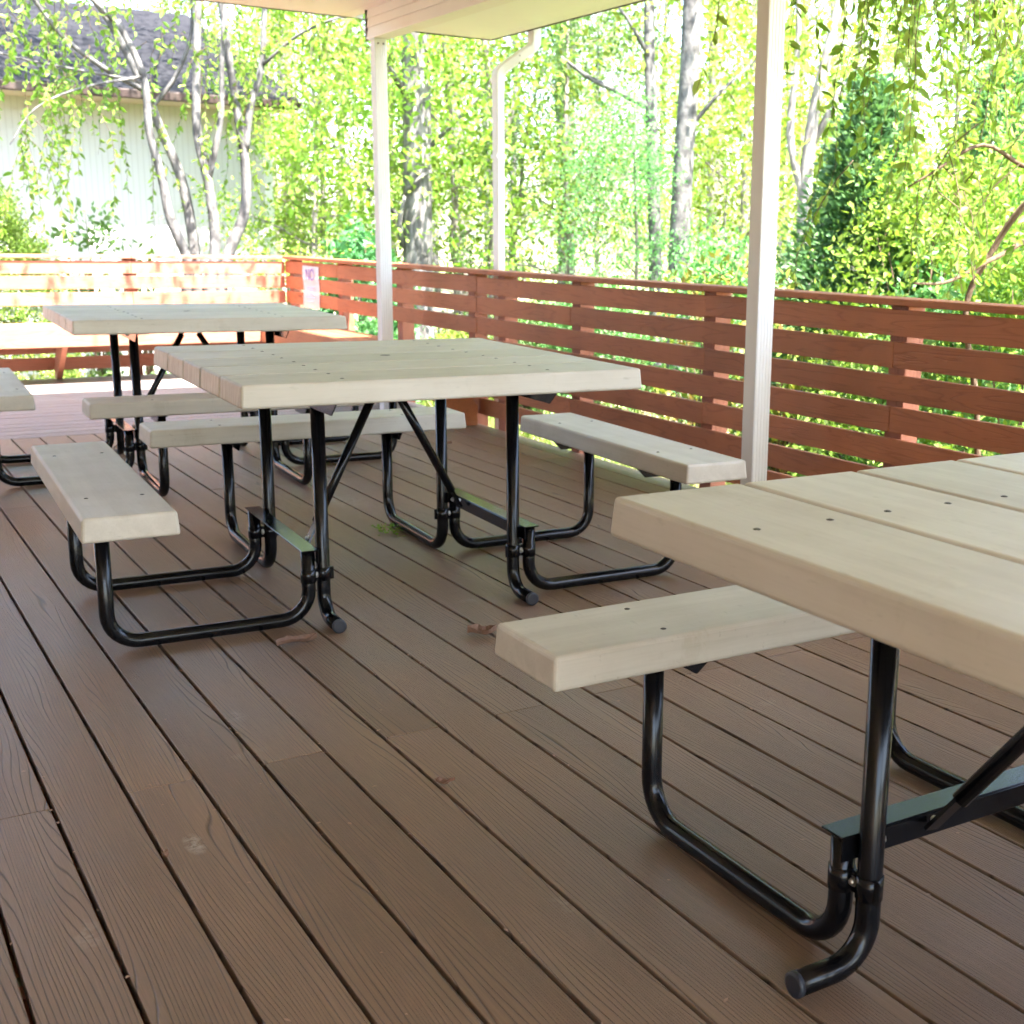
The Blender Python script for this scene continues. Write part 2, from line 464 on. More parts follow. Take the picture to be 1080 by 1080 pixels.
W = .1429; GAP = .0086; X0 = .1765
FX = 3.43; FY = 10.63                                  # inner faces of the two railings
bm = bmesh.new()
for k in range(-34, 23):
    xa = X0 + k*W + GAP/2; xb = X0 + (k+1)*W - GAP/2
    if xa > FX-.02: break
    xb = min(xb, FX+.07)
    cuts = [-5.0] + ([-2.26, 2.62] if k % 2 == 0 else [-4.0, .83, 5.73]) + [7.655]
    for a, b in zip(cuts[:-1], cuts[1:]):
        dz = random.uniform(-.0008, .0008)
        box(bm, xa, xb, a+.0006, b-.0006, -.025+dz, dz, .0016, 2)
tag(obj('deck_floor', bm, M['deck']), kind='structure')
bm = bmesh.new()
y = 7.662
while y < FY-.05:
    cuts = [-5.0, .2 + random.uniform(-.2, .2), FX+.07]
    for a, b in zip(cuts[:-1], cuts[1:]):
        box(bm, a+.001, b-.001, y, y+W-GAP, -.025, random.uniform(-.001, .0005), .0022, 2)
    y += W
tag(obj('deck_end_floor', bm, M['deckx']), kind='structure')
bm = bmesh.new()                                       # joists and rim under the boards
for j in range(32):
    yj = -4.9 + j*.405
    if yj < 7.6: box(bm, -4.9, FX+.05, yj, yj+.04, -.22, -.0265)
for j in range(20): box(bm, -4.8+j*.42, -4.76+j*.42, 7.63, FY, -.22, -.0265)
box(bm, FX+.051, FX+.09, -5, FY+.09, -.28, -.03)
box(bm, -5, FX+.05, FY+.051, FY+.09, -.28, -.03)
tag(obj('deck_frame', bm, M['stain_y']), kind='structure')

# ------------------------------------------------------------------ picnic table
S, SY, ZT, TH = 1.2025, 1.2312, .7623, .0636
BW, BLs, BLr, ZB, THB = .229, 1.24, 1.21, .448, .0644
BO, BRO = .892, .892
LX, FYL, RYL, FCY, LY, LOX = .314, .3026, .309, .447, .317, .9275
TR = .0205
def tube(parent, name, pts, r=TR, bend=.075, mat=None, seg=16):
    bm = bmesh.new(); sweep(bm, fillet(pts, bend, 8), r, seg)
    return obj(name, bm, mat or M['black'], parent)

def seat_mesh(length):
    bm = bmesh.new()
    box(bm, -BW/2, BW/2, -length/2, length/2, ZB-THB, ZB, .0085, 3, draft=.005)
    me = bpy.data.meshes.new('bench_seat')
    bmesh.ops.recalc_face_normals(bm, faces=bm.faces[:]); bm.to_mesh(me); bm.free()
    me.materials.append(M['seat']); return me
M['seat'] = m_plastic('beige_plastic_seat', (.49, .44, .365), (.55, .50, .42), (26, 2.2, 26))

def screw_mesh():
    bm = bmesh.new(); disc(bm, (0, 0, -.001), (0, 0, 1), .0062, .0026, 12, True)
    me = bpy.data.meshes.new('screw'); bm.to_mesh(me); bm.free(); me.materials.append(M['screw']); return me
SCREW = screw_mesh()
def bolt_mesh():
    bm = bmesh.new(); disc(bm, (0, 0, 0), (0, 0, 1), .0068, .008, 10, True)
    disc(bm, (0, 0, -.002), (0, 0, 1), .0092, .003, 14)
    me = bpy.data.meshes.new('bolt'); bm.to_mesh(me); bm.free(); me.materials.append(M['bolt']); return me
BOLT = bolt_mesh()
def put(name, me, parent, loc, axis=None):
    o = link(name, me, None, parent); o.location = loc
    if axis is not None: o.rotation_euler = Vector(axis).to_track_quat('Z', 'Y').to_euler()
    return o

def make_table():
    root = empty('picnic_table')
    bm = bmesh.new()
    p = SY/5
    for i in range(5):
        ya = -SY/2 + i*p + (.0036 if i else 0); yb = -SY/2 + (i+1)*p - (.0036 if i < 4 else 0)
        t = bmesh.new()
        d = .005
        co = [(-S/2-d, ya-(d if i == 0 else 0), ZT-TH), (S/2+d, ya-(d if i == 0 else 0), ZT-TH), (S/2+d, yb+(d if i == 4 else 0), ZT-TH), (-S/2-d, yb+(d if i == 4 else 0), ZT-TH),
              (-S/2, ya, ZT), (S/2, ya, ZT), (S/2, yb, ZT), (-S/2, yb, ZT)]
        v = [t.verts.new(c) for c in co]
        for f in ((3, 2, 1, 0), (4, 5, 6, 7), (0, 1, 5, 4), (1, 2, 6, 5), (2, 3, 7, 6), (3, 0, 4, 7)):
            t.faces.new([v[q] for q in f])
        bmesh.ops.bevel(t, geom=t.edges[:], offset=.0075, segments=3, profile=.5, affect='EDGES')
        join(bm, t)
    top = obj('tabletop', bm, M['top'], root)
    for sx in (-1, 1):
        for i in range(5):
            for q in (.24, .76):
                put('screw', SCREW, top, (sx*LX + random.uniform(-.004, .004), -SY/2 + (i+q)*p + random.uniform(-.006, .006), ZT))
    bm = bmesh.new()                                    # the dark mould plug in the middle of the top
    disc(bm, (.02, .05, ZT-.0005), (0, 0, 1), .016, .0012, 16); obj('plug', bm, M['screw'], top)
    zu = ZT-TH-.001
    for sx in (-1, 1):                                  # angle irons under the top
        bm = bmesh.new()
        x = sx*LX
        prism(bm, [(-.575, zu), (.575, zu), (.52, zu-.042), (-.52, zu-.042)], 'x', x+sx*.0215, x+sx*.0255)
        box(bm, min(x-sx*.03, x+sx*.0215), max(x-sx*.03, x+sx*.0215), -.575, .575, zu-.004, zu)
        rail = obj('top_rail', bm, M['black'], root)
        for yy in (-FYL, RYL): put('bolt', BOLT, rail, (x+sx*.0255, yy, zu-.024), (sx, 0, 0))
    zl = zu-.005
    for sx in (-1, 1):
        x = sx*LX
        lg = tube(root, 'front_leg', [(x, -FYL, zl), (x, -FYL, .0225), (x, -FCY, .0225)], bend=.085)
        bm = bmesh.new(); sweep(bm, [(x, -FCY+.004, .0225), (x, -FCY-.004, .0225), (x, -FCY-.006, .0225)], [TR*1.04, TR*1.04, TR*.8], 16)
        obj('end_cap', bm, M['cap'], lg)
        tube(root, 'rear_leg', [(x, RYL, zl), (x, RYL, .0225), (x, BRO+.01, .0225), (x, BRO+.01, ZB-THB-.006)], bend=.085)
    for sx in (-1, 1):                                  # side frames: crossbar, two seat tubes, clamps, bolts
        xi = sx*(LX+.0495); xo = sx*LOX
        bm = bmesh.new()
        a, b = sorted((sx*(LX+.0225), sx*(LX+.074)))
        box(bm, a, b, -.345, .345, .2295, .2335, .0012, 1)
        a2, b2 = sorted((sx*(LX+.0225), sx*(LX+.0265)))
        box(bm, a2, b2, -.344, .344, .190, .2294, .001, 1)
        cb = obj('crossbar', bm, M['black'], root)
        for yy in (-.345+.085, .345-.085): put('bolt', BOLT, cb, (sx*(LX+.0225), yy, .211), (-sx, 0, 0))
        for sy in (-1, 1):
            y = sy*LY
            tube(root, 'seat_tube', [(xi, y, .229), (xi, y, .0225), (xo, y, .0225), (xo, y, ZB-THB-.006)], bend=.085)
            bm = bmesh.new()
            ym = (y + (-FYL if sy < 0 else RYL))/2
            yl = -FYL if sy < 0 else RYL
            sweep(bm, [(sx*LX, yl, .130), (sx*LX, yl, .1305), (sx*LX, yl, .1695), (sx*LX, yl, .170)], [TR+.0005, TR+.0022, TR+.0022, TR+.0005], 20)
            sweep(bm, [(xi, y, .130), (xi, y, .1305), (xi, y, .1695), (xi, y, .170)], [TR+.0005, TR+.0022, TR+.0022, TR+.0005], 20)
            a, b = sorted((sx*(LX+.014), xi-sx*.014))
            box(bm, a, b, ym-.004, ym+.004, .131, .169)
            a, b = sorted((sx*(LX-.030), sx*(LX-.016)))
            box(bm, a, b, ym-.0025, ym+.0025, .131, .169, .001, 1)
            cl = obj('clamp', bm, M['black'], root)
            put('bolt', BOLT, cl, (sx*(LX+.025), ym-.0045, .150), (0, -1, 0))
        # seat and its two angle brackets
        st = link('bench_seat', seat_mesh(BLs) if sx < 0 else root['_s'], None, root)
        if sx < 0: root['_s'] = st.data
        st.location = (sx*BO, 0, 0)
        for yy in (-LY-.045, LY+.045):
            for ox in (-.07, .07): put('screw', SCREW, st, (ox, yy + random.uniform(-.008, .008), ZB))
        for sy in (-1, 1):
            bm = bmesh.new()
            y = sy*LY + .0225
            zs = ZB-THB-.001
            x0 = sx*BO
            prism(bm, [(x0-.108, zs), (x0+.108, zs), (x0+.075, zs-.034), (x0-.075, zs-.034)], 'y', y, y+.004)
            box(bm, x0-.108, x0+.108, y-.035, y-.0005, zs-.004, zs)
            obj('seat_bracket', bm, M['black'], root)
    del root['_s']
    st = link('bench_seat', seat_mesh(BLr), None, root)
    st.location = (0, BRO, 0); st.rotation_euler = (0, 0, PI/2)
    for yy in (-LX-.04, LX+.04):
        for ox in (-.07, .07): put('screw', SCREW, st, (ox, yy, ZB))
    for sx in (-1, 1):
        bm = bmesh.new(); zs = ZB-THB-.001; x = sx*LX + .0225
        prism(bm, [(BRO-.108, zs), (BRO+.108, zs), (BRO+.075, zs-.034), (BRO-.075, zs-.034)], 'x', x, x+.004)
        box(bm, x-.035, x-.0005, BRO-.108, BRO+.108, zs-.004, zs)
        obj('seat_bracket', bm, M['black'], root)
    for sx in (-1, 1):                                  # the two braces up to the middle of the top
        bm = bmesh.new()
        a = Vector((sx*.018, 0, zu-.012)); b = Vector((sx*(LX+.008), sx*.165, .212))
        d = (b-a).normalized()
        sweep(bm, [a+d*.05, b-d*.075], .0145, 12)
        n = Vector((0, 1, 0)); n = (n - d*n.dot(d)).normalized(); s = d.cross(n)
        for p0, p1 in ((a, a+d*.055), (b-d*.08, b)):    # flattened ends
            t = bmesh.new(); vs_ = []
            for q in (p0, p1):
                for e, g in ((-1, -1), (1, -1), (1, 1), (-1, 1)):
                    vs_.append(t.verts.new(q + n*(.017*e) + s*(.0035*g)))
            for fc in ((0, 1, 2, 3), (7, 6, 5, 4), (0, 4, 5, 1), (1, 5, 6, 2), (2, 6, 7, 3), (3, 7, 4, 0)):
                t.faces.new([vs_[q] for q in fc])
            join(bm, t)
        br = obj('brace', bm, M['black'], root)
        put('bolt', BOLT, br, tuple(b - d*.016 - s*.004*(-sx)), tuple(s*(sx)))
    bm = bmesh.new(); box(bm, -.05, .05, -.03, .03, zu-.006, zu); obj('brace_plate', bm, M['black'], root)
    return root
table = make_table()
table.location = (1.5587, 3.8581, 0); table.rotation_euler = (0, 0, -.0491)
tag(table, 'beige picnic table in the middle with all four black legs in full view', 'picnic table', 'square picnic tables with attached benches on the deck')
t2 = copy_tree(table); t2.location = (1.6268, 1.0009, 0); t2.rotation_euler = (0, 0, -PI/2-.0152)
t2['label'] = 'beige picnic table nearest the viewer, cut off by the right edge'
t3 = copy_tree(table); t3.location = (1.5977, 6.4734, 0); t3.rotation_euler = (0, 0, PI-.0530)
t3['label'] = 'beige picnic table farthest back, standing in front of the sunlit end railing'

# ------------------------------------------------------------------ railings
TOPS = [.905-.1225*i for i in range(7)]
SH = .0985
def slats(bm, axis, face, depth, a0, a1, joints, rows, rnd):
    for ri in rows:
        z1 = TOPS[ri]
        js = [j for q, j in enumerate(joints) if (q+ri) % 2 == 0 and a0+.3 < j < a1-.3]
        cuts = [a0] + sorted(js) + [a1]
        for a, b in zip(cuts[:-1], cuts[1:]):
            dz = rnd.uniform(-.004, .004); dd = rnd.uniform(-.0015, .002)
            if axis == 'y': box(bm, face+dd, face+depth+dd, a+.0012, b-.0012, z1-SH+dz, z1+dz, .0025, 2)
            else: box(bm, a+.0012, b-.0012, face+dd, face+depth+dd, z1-SH+dz, z1+dz, .0025, 2)
rnd = random.Random(3)
rail = empty('deck_railing', (FX, 4, 0))
def child_obj(name, bm, mat, root):
    o = obj(name, bm, mat); o.parent = root; o.matrix_parent_inverse = Matrix.Translation(-Vector(root.location)); return o
RJ = [-1.35, 1.05, 2.25, 3.455, 4.655, 5.87, 6.72, 8.25, 9.4]
bm = bmesh.new()
slats(bm, 'y', FX, .021, -5.0, 7.0, RJ, range(7), rnd)
slats(bm, 'y', FX, .021, 7.003, FY-.003, RJ, (0, 1, 2, 5, 6), rnd)
child_obj('slat_panel', bm, M['stain_y'], rail)
cuts = [-5.0, -1.3, 2.2, 4.66, 7.75, FY+.11]
for a, b in zip(cuts[:-1], cuts[1:]):
    bm = bmesh.new(); dz = rnd.uniform(-.002, .002)
    box(bm, FX-.022, FX+.115, a+.0015, b-.0015, .920+dz, .947+dz, .004, 2)
    child_obj('cap_rail', bm, M['stain_y'], rail)
bm = bmesh.new()
for yp in (-4.8, -3.6, -2.4, -1.35, -.15, 1.05, 2.25, 3.455, 4.655, 5.85, 6.72, 7.12, 8.25, 9.4, 10.55):
    bm = bmesh.new(); box(bm, FX+.0235, FX+.1125, yp-.045, yp+.045, GZ-.1 if yp > 0 else -.3, .918, .004, 2)
    child_obj('post', bm, M['stain_z'], rail)
tag(rail, 'red stained slatted deck railing running along the right side behind the white posts', 'railing')

rail2 = empty('deck_railing', (0, FY, 0))
FJ = [-2.6, -1.4, -.2, 1.0, 2.2]
bm = bmesh.new()
slats(bm, 'x', FY, .021, -5.0, FX-.002, FJ, (0, 1, 2, 5, 6), rnd)
child_obj('slat_panel', bm, M['stain_x'], rail2)
for a, b in ((-5.0, -1.4), (-1.4, 2.2), (2.2, FX-.024)):
    bm = bmesh.new(); box(bm, a+.0015, b-.0015, FY-.022, FY+.115, .9205, .9475, .004, 2)
    child_obj('cap_rail', bm, M['stain_x'], rail2)
for xp in (-4.9, -3.8, -2.6, -1.4, -.2, 1.0, 2.2):
    bm = bmesh.new(); box(bm, xp-.045, xp+.045, FY+.0235, FY+.1125, GZ-.1, .918, .004, 2)
    child_obj('post', bm, M['stain_z'], rail2)
tag(rail2, 'sunlit slatted railing across the far end of the deck with leaf shadows on it', 'railing')

# built-in benches along the railings
bench = empty('deck_bench', (1, FY-.25, 0))
yf = 10.15
bm = bmesh.new()
for q in range(3):
    box(bm, -5, FX-.003, yf+.003+q*.157, yf+q*.157+.153, .397, .433, .004, 2)
child_obj('seat', bm, M['stain_x'], bench)
bm = bmesh.new(); box(bm, -5, 3.086, yf-.038, yf, .285, .430, .004, 2); child_obj('front_board', bm, M['stain_x'], bench)
for xp in (-3.3, -1.7, -.2, 1.60):
    bm = bmesh.new()
    prism(bm, [(yf+.004, .394), (yf+.15, .394), (FY-.02, .10), (FY-.02, .004), (FY-.10, .004), (yf+.004, .29)], 'x', xp-.02, xp+.02, .003)
    child_obj('brace', bm, M['stain_x'], bench)
tag(bench, 'red built-in bench along the far sunlit railing at the end of the deck', 'bench')
bench2 = empty('deck_bench', (3.25, 9, 0))
xf = 3.088
bm = bmesh.new()
for q in range(2):
    box(bm, xf+.003+q*.169, xf+q*.169+.165, 7.0, yf-.042, .397, .433, .004, 2)
child_obj('seat', bm, M['benchtop'] if 'benchtop' in M else M['stain_y'], bench2)
bm = bmesh.new(); box(bm, xf-.038, xf, 7.0, yf-.042, .285, .430, .004, 2); child_obj('front_board', bm, M['stain_y'], bench2)
for yp in (6.985, 8.6):
    bm = bmesh.new()
    prism(bm, [(xf+.004, .394), (xf+.15, .394), (FX-.02, .12), (FX-.02, .004), (FX-.11, .004), (xf+.004, .27)], 'y', yp-.02 if yp > 7 else yp-.03, yp+.02 if yp > 7 else yp+.012, .003)
    child_obj('brace', bm, M['stain_y'], bench2)
tag(bench2, 'red built-in bench along the right railing, near the paper notice, ending in a slanted brace', 'bench')

# notice on the railing
note = empty('paper_notice', (FX-.006, 9.963, .72))
bm = bmesh.new()
segs = 7
Vn = []
for i in range(segs+1):
    z = .884 - .335*i/segs
    bulge = .004 + .004*math.sin(i*1.3)
    Vn.append((bm.verts.new((FX-.006-bulge, 10.150, z)), bm.verts.new((FX-.006-bulge*.6, 9.776, z-.004))))
for i in range(segs): bm.faces.new((Vn[i][0], Vn[i][1], Vn[i+1][1], Vn[i+1][0]))
r_ = bmesh.ops.solidify(bm, geom=bm.faces[:], thickness=.0012)
M['paper'] = m_paint('white_paper', (.86, .86, .84), .6, None, .1)
M['ink'] = m_paint('violet_ink', (.22, .16, .42), .6, None, .0)
M['ink2'] = m_paint('pale_violet_ink', (.60, .56, .68), .6, None, .0)
child_obj('sheet', bm, M['paper'], note)
fc = bpy.data.curves.new('words', 'FONT'); fc.body = 'NO'; fc.size = .13; fc.extrude = .0006; fc.align_x = 'CENTER'
tmp = bpy.data.objects.new('words', fc); C.objects.link(tmp)
dg = bpy.context.evaluated_depsgraph_get(); me = bpy.data.meshes.new_from_object(tmp.evaluated_get(dg))
bpy.data.objects.remove(tmp)
wo = link('words', me, M['ink'], note)
wo.matrix_parent_inverse = Matrix.Identity(4)
wo.matrix_local = Matrix.Translation((-.0125, .0, .772-.72)) @ Matrix(((0, 0, -1), (-1, 0, 0), (0, 1, 0))).to_4x4()
bm = bmesh.new()
for z, wd in ((.715, .18), (.695, .24), (.668, .22), (.64, .24), (.612, .16)):
    box(bm, FX-.0165, FX-.0155, 9.963-wd/2, 9.963+wd/2, z-.007, z)
child_obj('small_print', bm, M['ink2'], note)
tag(note, 'white paper notice headed NO fixed to the right railing near the far corner', 'notice')

# ------------------------------------------------------------------ porch roof, posts, downspout
BX = 3.13
porch = empty('porch_roof', (0, 2, 2.4))
bm = bmesh.new(); box(bm, -4.4, BX+.03, -3.7, 8.20, 2.505, 2.535); child_obj('ceiling', bm, M['ceil'], porch)
bm = bmesh.new()
for q in range(3):                                    # lapped siding on the inner face of the beam
    z0 = 2.345 + q*.054
    prism(bm, [(BX-.012, z0), (BX, z0), (BX, z0+.0535), (BX-.004, z0+.0535)], 'y', -3.7, 7.87)
box(bm, BX+.0005, BX+.10, -3.7, 7.868, 2.331, 2.5045)
box(bm, BX-.016, BX, -3.7, 7.872, 2.330, 2.3445, .002, 1)
child_obj('beam', bm, M['beam'], porch)
bm = bmesh.new(); box(bm, BX-.0165, BX+.102, 7.8725, 7.884, 2.326, 2.504); child_obj('beam_end_trim', bm, M['trim'], porch)
cuts = [-3.7, .95, 3.4, 5.85, 7.385]
for a, b in zip(cuts[:-1], cuts[1:]):
    bm = bmesh.new(); box(bm, BX+.1025, 3.735, a+.002, b-.002, 2.332, 2.345, .001, 1)
    child_obj('soffit_panel', bm, M['ceil'], porch)
bm = bmesh.new(); box(bm, 3.7355, 3.742, -3.7, 7.387, 2.326, 2.50); box(bm, BX+.1025, 3.735, 7.3875, 7.394, 2.326, 2.50)
child_obj('soffit_trim', bm, M['trim'], porch)
bm = bmesh.new(); box(bm, -4.4, BX+.03, 8.2005, 8.208, 2.500, 2.52); child_obj('ceiling_trim', bm, M['trim'], porch)
bm = bmesh.new(); box(bm, -4.4, BX+.1, 8.209, 8.232, 2.51, 2.72); child_obj('fascia', bm, M['white'], porch)
bm = bmesh.new()
prism(bm, [(3.743, 2.36), (3.84, 2.36), (3.865, 2.46), (3.855, 2.46), (3.833, 2.372), (3.75, 2.372), (3.75, 2.47), (3.743, 2.47)], 'y', -3.7, 7.39)
child_obj('gutter', bm, M['white'], porch)
bm = bmesh.new()
prism(bm, [(-4.6, 3.05), (-4.6, 2.97), (3.76, 2.49), (3.80, 2.535)], 'y', -3.75, 7.40)
prism(bm, [(-4.6, 3.05), (-4.6, 2.97), (BX+.16, 2.56), (BX+.16, 2.615)], 'y', 7.401, 8.26)
child_obj('roof', bm, M['shingle'], porch)
tag(porch, 'cream painted porch ceiling, beam and soffit overhead at the top of the photo', 'porch roof')

def make_post():
    r = empty('porch_post')
    s = .0745
    bm = bmesh.new(); box(bm, 0, s, .003, s, .004, 2.322, .003, 2); obj('shaft', bm, M['postside'], r)
    bm = bmesh.new()                                  # fluted aluminium cover on the front
    n = 5
    pts = [(-.0015, .0025), (-.0015, -.003)]
    for i in range(n):
        a = -.0015 + (s+.003)*(i+.12)/n; b = -.0015 + (s+.003)*(i+.88)/n
        pts += [(a, -.003), (a+.002, -.0048), (b-.002, -.0048), (b, -.003)]
    pts += [(s+.0015, -.003), (s+.0015, .0025)]
    prism(bm, pts, 'z', .004, 2.322); obj('front_cover', bm, M['white'], r)
    bm = bmesh.new(); box(bm, -.006, s+.006, -.010, s+.006, 2.3225, 2.3295); plate = obj('top_plate', bm, M['white'], r)
    for q in (.02, .055):
        bm = bmesh.new(); disc(bm, (q, -.0065, 2.30), (0, -1, 0), .006, .004, 10, True); obj('bolt', bm, M['screw'], plate)
    return r
p1 = make_post(); p1.location = (BX, 3.902, 0)
tag(p1, 'white fluted porch post standing nearest, between the near table and the right railing', 'post', 'white posts holding up the porch roof')
p2 = copy_tree(p1); p2.location = (BX, 7.775, 0); p2['label'] = 'white porch post farther back at the beam end, rising behind the middle table'
bm = bmesh.new()
sweep(bm, [(BX+.075, 7.82, 2.28), (BX+.10, 7.80, 2.25), (BX+.12, 7.79, 2.20), (BX+.135, 7.79, 2.235), (BX+.13, 7.80, 2.26), (BX+.11, 7.80, 2.24), (BX+.085, 7.80, 2.17)], .0035, 6)
tag(obj('wire_loop', bm, M['screw']), 'short black wire curl hanging beside the top of the back post', 'wire')

ds = empty('downspout', (3.60, 7.0, 0))
def spout_section(bm, path, wx, wy):
    n = len(path); R = []
    for i, p in enumerate(path):
        p = Vector(p)
        t = (Vector(path[min(i+1, n-1)])-Vector(path[max(i-1, 0)])).normalized()
        s = Vector((0, 1, 0)); q = t.cross(s).normalized()
        ring = []
        for k in range(20):
            a = 2*PI*k/20
            ca, sa = math.cos(a), math.sin(a)
            e = .35
            x = math.copysign(abs(ca)**e, ca)*wx/2; yv = math.copysign(abs(sa)**e, sa)*wy/2
            ring.append(bm.verts.new(p + q*x + s*yv))
        R.append(ring)
    for i in range(n-1):
        for k in range(20): bm.faces.new((R[i][k], R[i][(k+1) % 20], R[i+1][(k+1) % 20], R[i+1][k]))
    bm.faces.new(R[0][::-1]); bm.faces.new(R[-1])
top_path = fillet([(3.79, 6.93, 2.362), (3.79, 6.93, 2.25), (3.60, 7.03, 2.10), (3.60, 7.03, 2.0)], .06, 5)
bm = bmesh.new(); spout_section(bm, top_path, .058, .078); el = child_obj('elbow', bm, M['white'], ds)
bm = bmesh.new(); spout_section(bm, [(3.60, 7.03, 2.02), (3.60, 7.03, 1.0), (3.60, 7.03, -.45)], .052, .072); child_obj('pipe', bm, M['white'], ds)
bm = bmesh.new()
for z in (2.19, 2.15): disc(bm, (3.70, 6.945, z), (-.3, -1, 0), .005, .012, 8, True)
child_obj('rivet', bm, M['screw'], ds)
for z in (1.6, .7):
    bm = bmesh.new(); box(bm, 3.569, 3.631, 6.99, 7.07, z, z+.025); child_obj('strap', bm, M['white'], ds)
tag(ds, 'white downspout with a bent elbow running from the soffit down outside the railing', 'downspout')

bm = bmesh.new(); box(bm, -4.8, -4.42, -6, 8.0, -.5, 2.965)  # unseen wall, added to hold back light from the left
o = obj('unseen_left_wall', bm, M['tan']); tag(o, 'unseen tan sided wall added left of the frame to cut light from that side', 'house')
o = copy_tree(p1); o.location = (BX, .03, 0); o['label'] = 'white porch post behind the viewer on the right, outside the frame'

# ------------------------------------------------------------------ neighbouring house
HY = 15.2; HZ = ground_h(3, HY)
house = empty('neighbor_house', (0, HY, HZ))
bm = bmesh.new(); box(bm, -9, 4.78, HY, HY+8, HZ-.3, 2.62); child_obj('wall', bm, M['siding'], house)
bm = bmesh.new()
prism(bm, [(HY-.62, 2.52), (HY-.62, 2.60), (HY+4, 4.10), (HY+8.6, 2.60), (HY+8.6, 2.52), (HY+4, 4.0)], 'x', -9.4, 4.95)
child_obj('roof', bm, M['shingle'], house)
bm = bmesh.new(); prism(bm, [(HY, 2.5205), (HY+8, 2.5205), (HY+4, 3.95)], 'x', 4.7805, 4.80); child_obj('gable', bm, M['siding'], house)
bm = bmesh.new(); box(bm, -9.4, 4.95, HY-.70, HY-.622, 2.49, 2.585, .012, 2); child_obj('gutter', bm, M['gutter'], house)
bm = bmesh.new(); box(bm, -9.4, 4.93, HY-.618, HY-.002, 2.495, 2.51); child_obj('soffit', bm, M['tan'], house)
bm = bmesh.new(); box(bm, 4.70, 4.80, HY-.02, HY-.001, HZ-.3, 2.49); child_obj('corner_trim', bm, M['white'], house)
tag(house, 'pale house with grooved siding and a dark shingle roof at the upper left', 'house')

# ------------------------------------------------------------------ vegetation
def leaf_arrays(P, D, N, L, Wd, six=False):
    """leaf blades: base P, direction D, face normal N"""
    D = D/np.linalg.norm(D, axis=1, keepdims=True)
    Sd = np.cross(D, N); Sd /= (np.linalg.norm(Sd, axis=1, keepdims=True)+1e-9)
    U = np.cross(Sd, D)
    L = np.asarray(L).reshape(-1, 1); Wd = np.asarray(Wd).reshape(-1, 1)
    n = len(P)
    if six:
        cols = [P, P+D*L*.28+Sd*Wd*.46+U*Wd*.14, P+D*L*.64+Sd*Wd*.40+U*Wd*.10, P+D*L-U*L*.10,
                P+D*L*.64-Sd*Wd*.40+U*Wd*.10, P+D*L*.28-Sd*Wd*.46+U*Wd*.14]
        V = np.stack(cols, 1).reshape(-1, 3)
        b = (np.arange(n)*6)[:, None]
        F = np.concatenate([b+np.array([[0, 1, 2, 3]]), b+np.array([[0, 3, 4, 5]])], 0)
    else:
        cols = [P, P+D*L*.45+Sd*Wd*.5+U*Wd*.14, P+D*L, P+D*L*.45-Sd*Wd*.5+U*Wd*.14]
        V = np.stack(cols, 1).reshape(-1, 3)
        b = (np.arange(n)*4)[:, None]
        F = np.concatenate([b+np.array([[0, 1, 2]]), b+np.array([[0, 2, 3]])], 0)
    return V, F

def crown_mesh(name, mat, pts, per, spread, L, rng, up=.6, droop=.3, six=False, wr=.55):
    pts = np.asarray(pts)
    n = len(pts)*per
    P = np.repeat(pts, per, 0) + rng.normal(0, spread, (n, 3))*np.array([1, 1, .7])
    D = rng.normal(0, 1, (n, 3)); D[:, 2] -= droop
    N = rng.normal(0, .6, (n, 3)); N[:, 2] += up
    ll = L*rng.uniform(.65, 1.3, n)
    V, F = leaf_arrays(P, D, N, ll, ll*wr, six)
    me = np_mesh(name, V, F); me.materials.append(mat); return me

def limbs(rng, base, height, r0, nlimb, start, spread, lean=.05, wob=.06, sub=3, up=.55):
    """returns list of (path, radii) and the list of twig points"""
    base = np.array(base, float)
    paths = []; tips = []
    k = 9
    tr = [base.copy()]
    d = np.array([rng.normal(0, lean), rng.normal(0, lean), 1.0])
    for i in range(k):
        d = d + np.array([rng.normal(0, wob), rng.normal(0, wob), 0]); d /= np.linalg.norm(d)
        tr.append(tr[-1] + d*height/k)
    tr = np.array(tr); rad = np.linspace(r0, r0*.28, k+1)
    paths.append((tr, rad))
    for q in range(nlimb):
        t = start + (1-start)*(q+rng.uniform(0, .8))/nlimb
        t = min(t, .97)
        i = t*k; a = int(i); fr = i-a
        p = tr[a]*(1-fr) + tr[min(a+1, k)]*fr
        az = q*2.4 + rng.uniform(-.5, .5)
        ln = spread*rng.uniform(.65, 1.15)*(1.1-.6*(t-start)/(1-start+1e-6))
        dd = np.array([math.cos(az), math.sin(az), up*rng.uniform(.5, 1.5)]); dd /= np.linalg.norm(dd)
        pp = [p]; rr_ = r0*(1-.7*t)*.5
        m = 6
        for j in range(m):
            dd = dd + rng.normal(0, .14, 3); dd[2] += .02; dd /= np.linalg.norm(dd)
            pp.append(pp[-1] + dd*ln/m)
            if j >= 1:
                for s in range(sub):
                    e = pp[-1] + rng.normal(0, 1, 3)*ln*.16*np.array([1, 1, .6])
                    tips.append(e)
                    if s == 0:
                        paths.append((np.array([pp[-1], (pp[-1]+e)/2 + rng.normal(0, .04, 3), e]), np.array([rr_*.35, rr_*.25, rr_*.1])))
        paths.append((np.array(pp), np.linspace(rr_, rr_*.15, m+1)))
        tips.append(pp[-1])
    return paths, np.array(tips)

